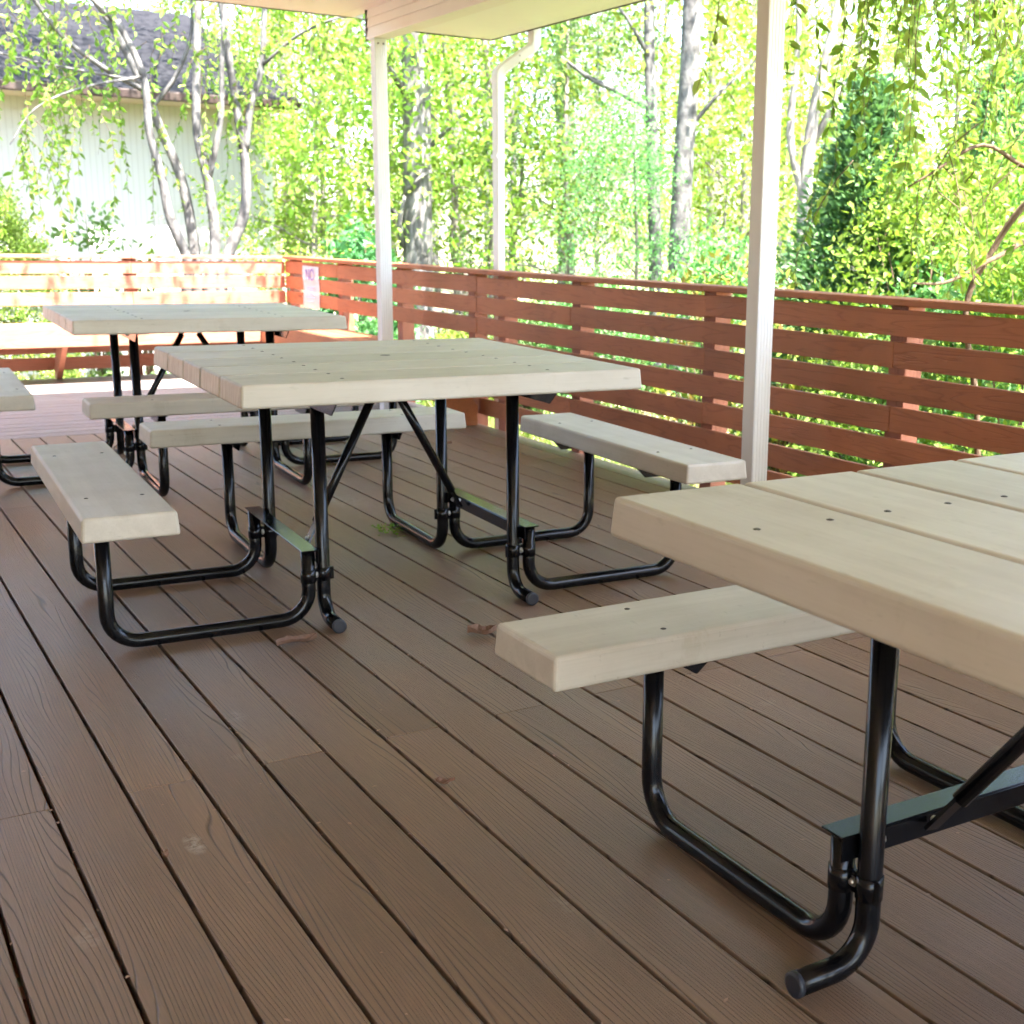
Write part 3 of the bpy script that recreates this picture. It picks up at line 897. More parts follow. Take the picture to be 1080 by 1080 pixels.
def trunk_obj(name, paths, mat, parent, seg=8):
    bm = bmesh.new()
    for p, r in paths:
        p = np.asarray(p, float); r = np.asarray(r, float)
        if len(p) > 3 and seg >= 10:                   # round off the kinks
            e = np.vstack([2*p[0]-p[1], p, 2*p[-1]-p[-2]]); q_ = []; rq = []
            for i in range(len(p)-1):
                a, b, c_, d = e[i:i+4]
                for t in np.arange(0, 1, .2):
                    q_.append(.5*((2*b) + (c_-a)*t + (2*a-5*b+4*c_-d)*t*t + (3*b-a-3*c_+d)*t**3)); rq.append(r[i]*(1-t)+r[i+1]*t)
            p = np.array(q_ + [p[-1]]); r = np.array(rq + [r[-1]])
        sweep(bm, [tuple(q) for q in p], [max(.002, float(x)) for x in r], seg if r[0] > .03 else 5)
    return obj(name, bm, mat, parent)

def tree(name, loc, height, r0, nlimb, start, spread, bark, leaf, per, lsp, L, seed, **kw):
    L = L*.70; per = int(per*1.35); lsp = lsp*.68
    rng = np.random.default_rng(seed)
    root = empty(name, loc)
    ps, tips = limbs(rng, (0, 0, -.2), height, r0, nlimb, start, spread, **kw)
    trunk_obj('trunk', ps, bark, root)
    me = crown_mesh('crown', leaf, tips, per, lsp, L, rng)
    link('crown', me, None, root)
    return root

def polar(az, d):
    a = math.radians(az); return d*math.sin(a), d*math.cos(a)

# -- woodland: leafy young trees (a few kinds, copied) and tall bare trunks
kinds = [
    tree('young_tree', (0, 0, 0), 6.0, .060, 15, .16, 1.9, M['bark_wood'], M['leaf_spring'], 30, .30, .105, 1),
    tree('young_tree', (0, 0, 0), 7.5, .075, 17, .20, 2.2, M['bark_wood'], M['leaf_spring'], 26, .34, .115, 2),
    tree('young_tree', (0, 0, 0), 5.0, .050, 14, .12, 1.7, M['bark_wood'], M['leaf_spring'], 30, .28, .10, 3),
    tree('young_tree', (0, 0, 0), 5.5, .055, 15, .12, 2.1, M['bark_wood'], M['leaf_mid'], 30, .32, .095, 4),
]
spots = []
rs = random.Random(21)
def free(x, y, m):
    if -9.8 < x < 5.6 and 14 < y < 24: return False
    if x < 5.2 and y < 11.6: return False
    return all((x-a)**2+(y-b)**2 > m*m for a, b in spots)
def scatter(n, az0, az1, d0, d1, m):
    out = []
    tries = 0
    while len(out) < n and tries < 4000:
        tries += 1
        x, y = polar(rs.uniform(az0, az1), math.sqrt(rs.uniform(d0*d0, d1*d1)))
        if free(x, y, m): spots.append((x, y)); out.append((x, y))
    return out
used = [False]*4
LBL = ['young tree with thin trunk and fresh yellow-green leaves in the woods behind the railing',
       'young tree with thin trunk and fresh yellow-green leaves in the woods behind the railing',
       'young tree with thin trunk and fresh yellow-green leaves in the woods behind the railing',
       'low spreading tree with cool mid-green leaves in the woods behind the railing']
def place(k, x, y, s, rz):
    if used[k]: o = copy_tree(kinds[k])
    else: o = kinds[k]; used[k] = True
    o.location = (x, y, ground_h(x, y)); o.rotation_euler = (0, 0, rz); o.scale = (s, s, s)
    tag(o, LBL[k], 'tree', 'cool green trees in the woods' if k == 3 else 'yellow-green young trees in the woods')
for i, (x, y) in enumerate(scatter(8, 17, 52, 15, 22, 2.8)): place([0, 2, 1, 0, 2][i % 5], x, y, rs.uniform(.75, 1.05), rs.uniform(0, 6.28))
for i, (x, y) in enumerate(scatter(10, 12, 56, 22, 36, 3.4)): place([0, 1, 2, 1][i % 4], x, y, rs.uniform(.85, 1.25), rs.uniform(0, 6.28))
for i, (x, y) in enumerate(scatter(6, 6, 60, 36, 60, 4)): place([1, 0, 1, 3][i % 4], x, y, rs.uniform(1.2, 1.7), rs.uniform(0, 6.28))
for az, d, s in ((30.2, 15.5, .95), (27.6, 17.5, .8), (33.2, 13.5, .55)):
    x, y = polar(az, d); place(3, x, y, s, az)
for az, d, s in ((18.7, 14.4, .72), (19.2, 16.5, .85)):
    x, y = polar(az, d); place(0, x, y, s, az)

tall = [tree('tall_tree', (0, 0, 0), 15, .15, 14, .5, 3.2, M['bark_wood'], M['leaf_spring'], 16, .5, .12, 31, sub=2, lean=.02, wob=.02),
        tree('tall_tree', (0, 0, 0), 13, .11, 12, .45, 2.6, M['bark_pale'], M['leaf_spring'], 16, .45, .12, 32, sub=2, lean=.03, wob=.03)]
first = [True, True]
pos = scatter(34, 14, 55, 17, 46, 1.4)
for i, (x, y) in enumerate(pos):
    k = i % 2
    o = tall[k] if first[k] else copy_tree(tall[k]); first[k] = False
    s = rs.uniform(.75, 1.2)
    o.location = (x, y, ground_h(x, y)); o.rotation_euler = (0, 0, rs.uniform(0, 6.28)); o.scale = (s, s, s)
    tag(o, 'tall woodland tree with a straight dark trunk far behind the railing' if k == 0 else 'tall woodland tree with a slim pale trunk far behind the railing', 'tree', 'dark trunked trees in the woods' if k == 0 else 'pale trunked trees in the woods')

# -- single trees one can point to
def straight_tree(name, az, d, path_px, radii, bark, label, crown=None, extra=None):
    """trunk through heights z with sideways offsets (metres across the line of sight)"""
    x, y = polar(az, d); gz = ground_h(x, y)
    root = empty(name, (x, y, gz))
    a = math.radians(az); ax = np.array([math.cos(a), -math.sin(a), 0]); dp = np.array([math.sin(a), math.cos(a), 0])
    ps = []
    P = np.array([ax*o + dp*q + np.array([0, 0, z-gz]) for z, o, q in path_px])
    ps.append((P, np.array(radii)))
    for br in (extra or []):
        B = np.array([ax*o + dp*q + np.array([0, 0, z-gz]) for z, o, q, r in br]); ps.append((B, np.array([b[3] for b in br])))
    trunk_obj('trunk', ps, bark, root, 14)
    if crown is not None:
        rng = np.random.default_rng(int(az*10))
        pts = []
        for z, o, q, sr, n in crown[0]:
            pts += list(ax*o + dp*q + np.array([0, 0, z-gz]) + rng.normal(0, sr, (n, 3)))
        link('crown', crown_mesh('crown', crown[1], pts, crown[2], .16, crown[3], rng), None, root)
    tag(root, label, 'tree')
    return root
straight_tree('oak_tree', 23.55, 14.2, [(-1, 0, 0), (.4, .0, 0), (1.5, .01, 0), (3, .02, .1), (5, -.05, .2), (8, .1, .3)], [.20, .165, .155, .15, .14, .09], M['bark_oak'],
    'thick grey rough barked tree trunk just right of the back porch post',
    ([(2.1, -.75, -.3, .35, 40), (2.6, .7, -.2, .35, 35), (1.45, -.7, -.3, .28, 22), (3.2, -.3, -.4, .5, 45), (1.9, .15, -.45, .18, 10), (2.9, .1, -.5, .3, 22), (5.5, 0, 0, 1.4, 160), (1.2, .75, -.2, .25, 14)], M['leaf_spring'], 14, .095),
    [[(1.55, -.12, -.14, .022), (1.72, .02, -.19, .022), (1.80, .16, -.12, .018)], [(1.0, -.16, -.1, .03), (1.25, -.19, -.16, .028), (1.55, -.12, -.14, .02)],
     [(1.25, -.1, 0, .03), (1.6, -.5, -.2, .022), (2.1, -.9, -.3, .01)], [(2.0, .1, 0, .03), (2.5, .6, -.1, .02), (2.9, 1.0, -.2, .008)], [(2.6, -.1, 0, .035), (3.2, -.5, -.3, .02)]])
straight_tree('birch_tree', 34.0, 14.5, [(-1, .06, 0), (.9, .02, 0), (1.8, -.02, 0), (2.6, -.06, 0), (3.6, -.10, .1), (6, -.1, .2)], [.085, .075, .07, .065, .06, .03], M['bark_pale'],
    'slim pale grey tree with a side limb reaching left, beyond the middle of the railing',
    ([(3.2, .5, 0, .4, 22), (2.7, -1.0, -.2, .35, 18), (5.5, 0, 0, 1.0, 90)], M['leaf_spring'], 13, .09),
    [[(2.55, -.06, 0, .045), (2.72, -.45, -.05, .035), (2.85, -.75, -.1, .028), (3.05, -1.05, -.15, .014)], [(3.1, -.1, 0, .03), (3.5, -.35, 0, .02), (3.9, -.75, .1, .01)]])
straight_tree('pale_tree', 35.25, 13.2, [(-1, .0, 0), (.6, -.03, 0), (1.7, -.01, 0), (2.7, .03, 0), (3.6, .05, 0), (6.5, .12, .2)], [.125, .11, .105, .10, .095, .06], M['bark_pale'],
    'straight smooth pale tree trunk left of the near porch post',
    ([(3.0, .75, .2, .3, 30), (2.3, .55, .3, .3, 26), (5.5, 0, 0, 1.1, 100)], M['leaf_spring'], 14, .095),
    [[(2.2, .02, 0, .03), (2.6, .35, .1, .02), (3.0, .8, .2, .008)]])
straight_tree('fork_tree', 40.6, 12.0, [(-1, .05, 0), (.6, .02, 0), (1.5, .0, 0), (2.3, .05, 0), (3.2, .22, 0), (5, .5, .2)], [.08, .07, .065, .055, .04, .02], M['bark_wood'],
    'slim grey trunk forking upward just right of the near porch post',
    ([(2.4, .2, .2, .35, 22), (1.9, -.35, .2, .25, 10), (4.5, .3, 0, .9, 60)], M['leaf_spring'], 13, .09),
    [[(1.5, 0, 0, .045), (2.1, -.16, 0, .035), (2.9, -.12, 0, .025), (4, -.2, 0, .015)], [(1.9, 0, 0, .035), (2.5, .28, .1, .03), (3.0, .7, .1, .015)]])
straight_tree('slender_tree', 26.9, 15.0, [(-1, 0, 0), (.8, 0, 0), (1.8, .04, 0), (2.6, .0, 0), (3.4, -.1, 0), (5, -.3, .2)], [.075, .065, .06, .05, .035, .02], M['bark_wood'],
    'slender dark tree splitting into a V just right of the downspout',
    ([(2.9, -.2, 0, .4, 22), (2.2, .5, 0, .3, 16), (4.4, 0, 0, .8, 50)], M['leaf_spring'], 13, .09),
    [[(2.0, .03, 0, .045), (2.6, .24, 0, .03), (3.2, .36, .1, .015)]])

# -- strands of hanging leaves
def strands(anchors, rng, lmin, lmax, gap, L, sway=.12, wr=.42, zmin=None):
    P = []; D = []; paths = []
    for a in anchors:
        ln = rng.uniform(lmin, lmax)
        n = max(3, int(ln/.12))
        d = np.array([rng.normal(0, .5), rng.normal(0, .5), rng.uniform(-.3, .1)])
        p = np.array(a, float); path = [p.copy()]
        for i in range(n):
            d = d*.72 + np.array([rng.normal(0, sway), rng.normal(0, sway), -.42]); d /= np.linalg.norm(d)
            p = p + d*ln/n; path.append(p.copy())
            m = int(ln/n/gap + rng.random())
            for j in range(m):
                q = path[-2] + (path[-1]-path[-2])*rng.random()
                o = rng.normal(0, 1, 3); o[2] = -abs(o[2])*.9 - .35
                P.append(q); D.append(o)
            if zmin is not None and p[2] < zmin: break
        paths.append((np.array(path), np.linspace(.0032, .0012, len(path))))
    P = np.array(P); D = np.array(D); n = len(P)
    N = rng.normal(0, 1, (n, 3)); N[:, 2] += .3
    ll = L*rng.uniform(.6, 1.25, n)
    V, F = leaf_arrays(P, D, N, ll, ll*wr*rng.uniform(.8, 1.2, n), True)
    return paths, V, F

def thin_mesh(name, paths, mat):
    bm = bmesh.new()
    for p, r in paths: sweep(bm, [tuple(q) for q in p], [float(x) for x in r], 4, cap=False)
    me = bpy.data.meshes.new(name); bm.to_mesh(me); bm.free(); me.materials.append(mat); return me

# multi-stemmed weeping tree in front of the house
def local_path(base, az, pts):
    a = math.radians(az); ax = np.array([math.cos(a), -math.sin(a), 0]); dp = np.array([math.sin(a), math.cos(a), 0])
    return np.array([ax*o + dp*q + np.array([0, 0, z]) for z, o, q in pts])
wa, wd_ = 14.6, 12.4
bx, by = polar(wa, wd_); bz = ground_h(bx, by)
weep = empty('weeping_tree', (bx, by, bz))
H = -bz
stem = lambda pts, r: (local_path(None, wa, [(z+H, o, q) for z, o, q in pts]), np.linspace(r[0], r[1], len(pts))*.78)
stems = [
    stem([(bz-.1, -.06, 0), (.45, -.17, 0), (.85, -.14, -.05), (1.25, -.27, -.1), (1.6, -.32, -.1), (2.0, -.40, -.1), (2.45, -.42, -.1), (2.9, -.60, -.1)], (.07, .035)),
    stem([(bz-.1, -.02, .1), (.6, -.07, .1), (1.1, -.09, .1), (1.6, -.16, .1), (2.0, -.30, .1), (2.35, -.42, .1), (2.8, -.62, .1), (3.4, -.95, .1), (4.2, -1.3, .1)], (.075, .03)),
    stem([(bz-.1, .03, -.1), (.55, .03, -.1), (1.0, .10, -.1), (1.5, .08, -.1), (2.0, .0, -.1), (2.6, .03, -.1), (3.3, .08, -.1), (4.2, .15, 0)], (.075, .035)),
    stem([(bz-.1, .06, 0), (.5, .12, 0), (.95, .22, 0), (1.3, .37, 0), (1.75, .40, 0), (2.3, .34, 0), (2.9, .28, 0), (4.0, .2, .1)], (.085, .035)),
    stem([(1.85, .40, 0), (2.25, .47, 0), (2.6, .58, 0), (3.0, .62, 0), (3.8, .7, 0)], (.05, .025)),
    stem([(1.6, .07, -.1), (2.1, .20, -.15), (2.6, .24, -.15), (3.4, .3, -.2)], (.045, .02)),
    stem([(2.35, -.42, .1), (2.52, -.75, 0), (2.75, -1.05, -.1), (3.1, -1.3, -.2), (3.3, -1.5, -.3)], (.035, .018)),
    stem([(2.2, -.38, .1), (2.5, -.15, .1), (2.9, .0, .1), (3.5, .0, .2)], (.03, .014)),
    stem([(2.9, -.62, .1), (3.2, -1.0, -.3), (3.4, -1.5, -.6), (3.3, -1.9, -.8), (3.0, -2.1, -.9)], (.025, .008)),
    stem([(2.6, .58, 0), (2.85, .9, -.3), (3.0, 1.3, -.5), (2.9, 1.6, -.6)], (.022, .008)),
    stem([(3.3, .08, -.1), (3.7, -.4, -.7), (3.7, -.8, -1.0)], (.022, .008)),
    stem([(2.45, -.42, -.1), (2.3, -.9, -.4), (2.1, -1.25, -.6), (1.8, -1.45, -.7)], (.018, .006)),
    stem([(2.4, -.4, -.1), (2.5, -1.2, -.2), (2.55, -1.7, -.4), (2.35, -2.2, -.5)], (.018, .006)),
    stem([(3.1, -1.3, -.2), (3.15, -1.9, -.3), (2.9, -2.4, -.3), (2.6, -2.6, -.3)], (.018, .006)),
]
trunk_obj('trunk', stems, M['bark_pale'], weep, 10)
rng = np.random.default_rng(5)
anch = []
for si in (8, 12, 13, 6, 11, 9, 10, 4, 1, 5, 7):
    p, r = stems[si]
    cnt = {8: 26, 12: 20, 13: 24, 6: 22, 11: 14, 9: 22, 10: 14, 4: 12, 1: 14, 5: 8, 7: 8}[si]
    for q in range(cnt):
        t = rng.uniform(.25, .99)*(len(p)-1); i = int(t); fr = t-i
        anch.append(p[i]*(1-fr)+p[min(i+1, len(p)-1)]*fr + rng.normal(0, .1, 3))
sp, V, F = strands(anch, rng, .35, 1.25, .036, .072, .14, .46)
hi = [((1.6, 9.4, 4.3), .32, 9), ((2.4, 8.9, 4.7), .4, 14), ((3.3, 9.0, 4.6), .45, 16), ((4.2, 8.7, 5.0), .4, 12), ((.6, 9.2, 4.6), .3, 8), ((2.9, 9.7, 4.2), .3, 9), ((5.0, 9.6, 5.0), .4, 10)]
hi += [((x_, y_, z_), .65, 62) for x_, y_, z_ in ((.4, 14.2, 6.2), (1.6, 14.8, 6.8), (2.8, 14.4, 6.3), (4.0, 14.6, 6.6), (1.2, 13.2, 5.6), (2.6, 12.8, 5.8), (3.8, 13.0, 5.6), (.2, 15.6, 7.0), (2.4, 16.0, 7.4), (4.6, 15.8, 7.0), (-.8, 14.6, 6.4), (1.0, 17, 7.2), (2.6, 17.2, 7.6), (-.4, 17.5, 7.6), (1.8, 15.2, 6.2), (3.2, 11.4, 5.2), (1.8, 11.6, 5.4), (-1.5, 16, 7))]
up_pts = []
up_br = []
for c_, sd, n_ in hi:
    c_ = np.array(c_) - np.array([bx, by, bz])
    up_pts += list(c_ + rng.normal(0, sd, (n_, 3))*np.array([1, 1, .5]))
    r0_ = np.array([.1, 0, 4.2-bz]); up_br.append((np.array([r0_, (r0_*.5+c_*.5)+np.array([0, 0, .35]), c_]), np.array([.04, .022, .008])))
trunk_obj('limb', up_br, M['bark_pale'], weep, 6)
link('upper_crown', crown_mesh('upper_crown', M['leaf_weep'], up_pts, 16, .2, .085, rng), None, weep)
link('twigs', thin_mesh('twigs', sp, M['twig']), None, weep)
me = np_mesh('crown', V, F); me.materials.append(M['leaf_weep']); link('crown', me, None, weep)
tag(weep, 'pale multi-stemmed tree with drooping leafy twigs standing before the house wall', 'tree')

# weeping tree close by on the right
ra, rd = 57.0, 6.6
bx, by = polar(ra, rd); bz = ground_h(bx, by)
weep2 = empty('weeping_tree', (bx, by, bz))
def wp(pts): return np.array([(x-bx, y-by, z-bz) for x, y, z in pts])
def at(az, d, z): x, y = polar(az, d); return (x, y, z)
big = [(wp([at(57, 6.6, bz-.1), at(56.8, 6.6, .6), at(56, 6.5, 1.6), at(55, 6.4, 2.5), at(53, 6.3, 3.3)]), np.array([.11, .095, .08, .065, .05])),
       (wp([at(56, 6.5, 1.6), at(52.5, 6.3, 2.15), at(49.5, 6.1, 2.45), at(46.5, 5.9, 2.75), at(43.5, 5.7, 2.8), at(41.5, 5.6, 2.65)]), np.array([.05, .035, .026, .018, .012, .006])),
       (wp([at(53, 6.3, 3.3), at(49, 6.0, 3.5), at(45, 5.7, 3.4), at(42, 5.6, 3.1)]), np.array([.04, .025, .016, .008])),
       (wp([at(55.8, 6.5, 1.3), at(52, 6.0, 1.5), at(50, 5.8, 1.47), at(48, 5.7, 1.56), at(46, 5.6, 1.44), at(45, 5.6, 1.38)]), np.array([.03, .017, .012, .009, .006, .004])),
       (wp([at(55.8, 6.5, 1.15), at(51.5, 6.0, 1.22), at(49, 5.8, 1.10), at(47, 5.7, .99), at(45.5, 5.6, .98)]), np.array([.03, .016, .012, .008, .005])),
       (wp([at(49.2, 5.9, -.5), at(48.6, 5.85, .4), at(47.8, 5.8, .85), at(48.6, 5.8, 1.1), at(50.3, 5.8, 1.36), at(53, 6.1, 1.5)]), np.array([.016, .015, .014, .014, .016, .02])),
       (wp([at(53, 6.3, 3.3), at(50, 5.6, 3.2), at(47.5, 5.2, 3.0), at(46, 5.1, 2.7)]), np.array([.03, .02, .012, .006])),
       (wp([at(54.5, 6.4, 2.4), at(51.5, 6.8, 2.7), at(48.5, 7.2, 2.9), at(45.5, 7.4, 2.8)]), np.array([.03, .02, .012, .006]))]
trunk_obj('trunk', big, M['twig'], weep2, 10)
rng = np.random.default_rng(9)
anch = []
for si, cnt in ((1, 60), (2, 70), (6, 46), (7, 56), (3, 14), (4, 8)):
    p, r = big[si]
    for q in range(cnt):
        t = rng.uniform(.3, .995)*(len(p)-1); i = int(t); fr = t-i
        anch.append(p[i]*(1-fr)+p[min(i+1, len(p)-1)]*fr + rng.normal(0, .14, 3))
sp, V, F = strands(anch, rng, .3, 1.7, .043, .060, .13, .42, zmin=1.05-bz)
link('twigs', thin_mesh('twigs', sp, M['twig']), None, weep2)
me = np_mesh('crown', V, F); me.materials.append(M['leaf_weep']); link('crown', me, None, weep2)
tag(weep2, 'weeping tree with hanging leafy strands and bare arching branches at the right edge', 'tree')

# arborvitae: upright dark green cone of flat sprays
def evergreen(name, loc, h, r, n, label, seed, mat, L=.075, sq=.75):
    rng = np.random.default_rng(seed)
    root = empty(name, loc)
    nc = n//14
    z = h*(rng.uniform(0, 1, nc)**1.1); a = rng.uniform(0, 2*PI, nc)
    rad = r*np.minimum(1.0, (1-(z/h)**1.7)+.05)*np.sqrt(rng.uniform(.35, 1.05, nc))
    rad *= 1+.18*np.sin(a*3+z*4)
    ctr = np.stack([rad*np.cos(a), rad*np.sin(a), z], 1)
    out = np.stack([np.cos(a), np.sin(a), np.full(nc, .5)], 1)
    P = np.repeat(ctr, 14, 0) + rng.normal(0, .055, (nc*14, 3))
    D = np.repeat(out, 14, 0) + rng.normal(0, .5, (nc*14, 3))
    N = np.cross(D, rng.normal(0, 1, (nc*14, 3)))
    ll = L*rng.uniform(.6, 1.2, nc*14)
    V, F = leaf_arrays(P, D, N, ll, ll*.36)
    me = np_mesh('foliage', V, F); me.materials.append(mat); link('foliage', me, None, root)
    bm = bmesh.new(); sweep(bm, [(0, 0, -.1), (0, 0, h*.5), (0, 0, h*.9)], [.06, .045, .01], 8); obj('trunk', bm, M['twig'], root)
    tag(root, label, 'evergreen'); return root
x, y = polar(43.3, 9.3); evergreen('evergreen_tree', (x, y, ground_h(x, y)), 2.75, .66, 30000, 'dark green upright evergreen right of the near porch post', 3, M['leaf_dark'])
x, y = polar(48.6, 9.8); evergreen('evergreen_tree', (x, y, ground_h(x, y)), 2.9, .8, 26000, 'dark evergreen half hidden behind hanging leaves at the right edge', 4, M['leaf_dark'])

# shrubs: clumps of leaves on short stems
def shrub(name, loc, rx, ry, h, nclump, per, L, mat, label, seed, csp=.09, dome=True, wr=.5, group=None, up=.8):
    rng = np.random.default_rng(seed)
    root = empty(name, loc)
    a = rng.uniform(0, 2*PI, nclump); q = np.sqrt(rng.uniform(.05, 1, nclump))
    zz = rng.uniform(.1, 1, nclump)
    if dome: rr_ = q*np.sqrt(np.maximum(.02, 1-(zz-.15)**2*1.25)); 
    else: rr_ = q*(.35+.65*zz)
    ctr = np.stack([rx*rr_*np.cos(a), ry*rr_*np.sin(a), h*zz*(1-.1*np.cos(a*2))], 1)
    if dome:
        nrm = ctr/np.array([rx, ry, h]); ln = np.linalg.norm(nrm, axis=1, keepdims=True)
        push = rng.random(nclump) < .7
        ctr[push] = (ctr/ln)[push]*rng.uniform(.82, 1.02, (push.sum(), 1))
        ctr[:, 2] = np.abs(ctr[:, 2])
    me = crown_mesh('foliage', mat, ctr, per, csp, L, rng, up=up, droop=-.2, wr=wr)
    link('foliage', me, None, root)
    bm = bmesh.new()
    for i in range(min(14, nclump)):
        c = ctr[i]; sweep(bm, [(0, 0, -.08), tuple(c*.5*np.array([.8, .8, 1.1])), tuple(c)], [.012, .008, .003], 5)
    obj('stem', bm, M['twig'], root)
    tag(root, label, 'shrub', group); return root
x, y = polar(5.6, 12.6); shrub('round_shrub', (x, y, ground_h(x, y)), .88, .88, 2.15, 1500, 44, .030, M['leaf_lime'], 'rounded yellow-green clipped shrub at the left edge in front of the house', 1, .05)
x, y = polar(10.3, 13.6); shrub('leggy_shrub', (x, y, ground_h(x, y)), .33, .3, 1.85, 46, 16, .085, M['leaf_mid'], 'thin blue-green shrub against the house wall right of the round shrub', 2, .09, False)
x, y = polar(12.2, 14.0); shrub('small_shrub', (x, y, ground_h(x, y)), .2, .2, 1.5, 16, 12, .07, M['leaf_mid'], 'tiny sparse shrub against the house wall left of the pale stems', 3, .07, False)
x, y = polar(21.0, 13.2); shrub('dark_shrub', (x, y, ground_h(x, y)), .55, .5, 1.62, 240, 20, .09, M['leaf_dark'], 'dark blue-green shrub showing over the railing left of the back post', 4, .09)
x, y = polar(21.6, 11.9); shrub('dark_shrub', (x, y, ground_h(x, y)), .35, .3, .85, 110, 18, .07, M['leaf_dark'], 'low dark shrub seen between the railing slats left of the back post', 5, .08)
specs = [(37.2, 10.4, .55, 1.75, 'leaf_mid', 'green shrub with small leaves left of the near porch post'),
         (36.2, 9.3, .45, 1.5, 'leaf_red', 'loose russet-tipped shrub rising over the railing left of the near porch post'),
         (39.9, 8.6, .42, 1.35, 'leaf_red', 'low russet-tipped shrub just right of the near porch post'),
         (44.6, 7.2, .5, 1.15, 'leaf_lime', 'bright yellow-green shrub over the railing below the dark evergreen'),
         (47.6, 7.3, .6, 1.5, 'leaf_mid', 'mid-green shrub over the railing near the right edge'),
         (50.3, 7.0, .55, 1.75, 'leaf_spring', 'leafy yellow-green shrub at the right edge over the railing'),
         (46.2, 8.6, .8, 2.3, 'leaf_spring', 'tall pale green shrub behind the hanging twigs at right'),
         (50.8, 8.8, .8, 2.5, 'leaf_spring', 'tall pale green shrub farthest right behind the hanging twigs'),
         (31.5, 12.0, .6, 1.25, 'leaf_mid', 'soft green shrub low behind the middle of the railing'),
         (28.4, 12.6, .6, 1.0, 'leaf_mid', 'low soft green shrub behind the railing right of the downspout'),
         (25.6, 12.4, .4, .8, 'leaf_spring', 'low bright shrub seen through the slats by the downspout')]
for i, (az, d, r, h, mt, lb) in enumerate(specs):
    x, y = polar(az, d)
    russ = mt == 'leaf_red'
    shrub('shrub', (x, y, ground_h(x, y)), r, r, h, 60 if russ else int(220*r/.55), 14 if russ else 24, .07 if russ else .052, M[mt], lb, 40+i, .10, not russ)

# ground plants and leaf litter outside the railing (uncountable)
def ground_cover():
    rng = np.random.default_rng(77)
    n = 60000
    az = np.radians(rng.uniform(4, 56, n)); d = np.sqrt(rng.uniform(4.0**2, 21**2, n))
    x = d*np.sin(az); y = d*np.cos(az)
    ok = ~((x < FX+.16) & (y < FY+.16)) & ~((y > 15.1) & (x < 4.9))
    x = x[ok]; y = y[ok]; n = len(x)
    z = np.array([ground_h(a, b) for a, b in zip(x, y)])
    P = np.stack([x, y, z], 1)
    clump = (np.sin(x*1.7)+np.sin(y*1.3+x*.6)) > -.2
    D = rng.normal(0, .5, (n, 3)); D[:, 2] = np.where(clump, 1.0, .15)
    N = rng.normal(0, 1, (n, 3))
    ll = np.where(clump, rng.uniform(.08, .30, n), rng.uniform(.05, .09, n))
    V, F = leaf_arrays(P, D, N, ll, np.where(clump, .028, .05))
    me = np_mesh('ground_cover', V, F); me.materials.append(M['grass'])
    tag(link('ground_cover', me), 'grass and weeds growing in the yard outside the deck railing', 'grass', kind='stuff')
ground_cover()

# ------------------------------------------------------------------ litter on the deck
def curled_leaf(name, loc, rz, L, Wd, mat, label, seed, group=None):
    rng = np.random.default_rng(seed)
    bm = bmesh.new(); nx, ny = 9, 5; G_ = []
    for i in range(nx):
        t = i/(nx-1); hw = Wd*math.sin(PI*min(1, t*.94+.06))**.8*(1+.25*math.sin(t*17+seed))
        row = []
        for j in range(ny):
            s = (j/(ny-1)-.5)*2
            row.append(bm.verts.new((L*(t-.5), hw*s*.5, .004 + abs(s)**1.6*Wd*.32 + .010*math.sin(t*5+seed)*t + rng.normal(0, .0012))))
        G_.append(row)
    for i in range(nx-1):
        for j in range(ny-1): bm.faces.new((G_[i][j], G_[i+1][j], G_[i+1][j+1], G_[i][j+1]))
    bmesh.ops.solidify(bm, geom=bm.faces[:], thickness=.0008)
    o = obj(name, bm, mat); o.location = loc; o.rotation_euler = (0, 0, rz)
    zmin = min((o.matrix_basis @ v.co).z for v in o.data.vertices); o.location.z += .0012 - zmin
    return tag(o, label, 'leaf', group)
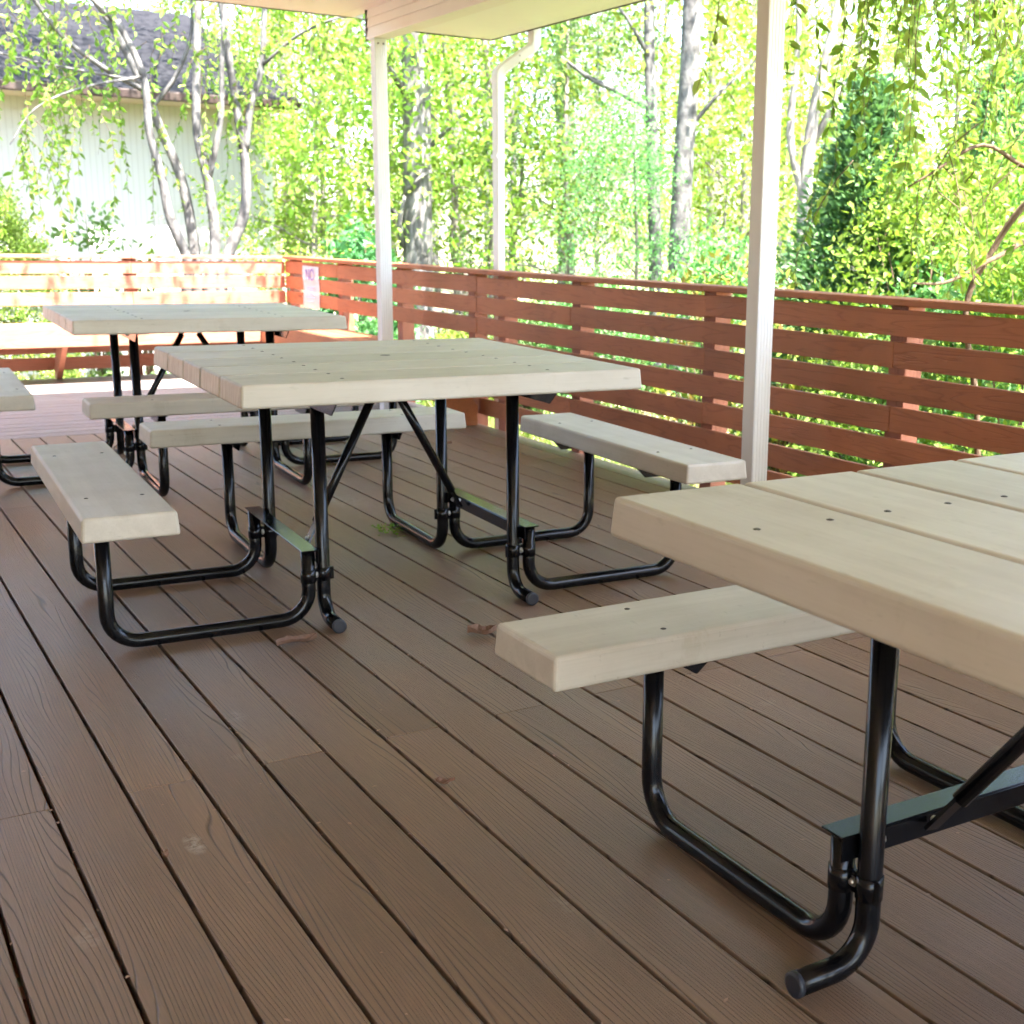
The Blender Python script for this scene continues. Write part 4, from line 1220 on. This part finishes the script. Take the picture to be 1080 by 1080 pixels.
curled_leaf('dry_leaf', (1.085, 3.39, 0), .25, .13, .045, M['dry'], 'curled dry brown leaf beside the left front foot of the middle table', 1)
curled_leaf('dry_leaf', (1.575, 3.20, 0), -.5, .085, .06, M['dry'], 'crumpled brown leaf lying behind the near table\'s bench end', 2)
curled_leaf('dry_leaf', (1.048, 2.312, 0), -.9, .045, .022, M['dry'], 'small brown leaf caught in a board gap in front of the near bench', 3)
curled_leaf('dry_leaf', (2.91, 6.35, 0), .3, .10, .04, M['dry'], 'brown leaf on the deck far back near the right railing', 4)
curled_leaf('dry_leaf', (.462, 2.28, 0), 1.9, .018, .012, M['dry'], 'tiny brown leaf bit stuck in the gap at lower left', 5)
rng = np.random.default_rng(4)
n = 90
P = np.stack([rng.normal(0, .034, n), rng.normal(0, .040, n), rng.uniform(.003, .022, n)], 1)
D = rng.normal(0, 1, (n, 3)); D[:, 2] = np.abs(D[:, 2])*.5
V, F = leaf_arrays(P, D, rng.normal(0, .4, (n, 3))+np.array([0, 0, 1]), rng.uniform(.012, .024, n), rng.uniform(.006, .012, n), True)
V[:, 2] = np.maximum(V[:, 2], .0015)
me = np_mesh('green_sprig', V, F); me.materials.append(M['leaf_spring'])
o = link('green_sprig', me); o.location = (1.85, 4.55, 0)
tag(o, 'small bright green leafy sprig fallen on the deck behind the middle table', 'sprig')
# crumbs in the gaps
rng = np.random.default_rng(6)
n = 700
kk = rng.integers(-2, 21, n)
x = X0 + kk*W + rng.normal(0, .004, n); y = rng.uniform(.9, 7.4, n)
P = np.stack([x, y, np.full(n, .0012)], 1)
loose = rng.random(n) < .3
P[loose, 0] += rng.uniform(-.07, .07, loose.sum())
D = rng.normal(0, 1, (n, 3)); D[:, 2] = .08
V, F = leaf_arrays(P, D, np.tile([0, 0, 1.0], (n, 1)), rng.uniform(.004, .015, n), rng.uniform(.003, .008, n))
me = np_mesh('leaf_crumbs', V, F); me.materials.append(M['dry'])
tag(link('leaf_crumbs', me), 'tiny brown leaf crumbs scattered along the deck board gaps', 'leaf crumbs', kind='stuff')

for o in C.objects:
    if o.get('_s') is not None: del o['_s']
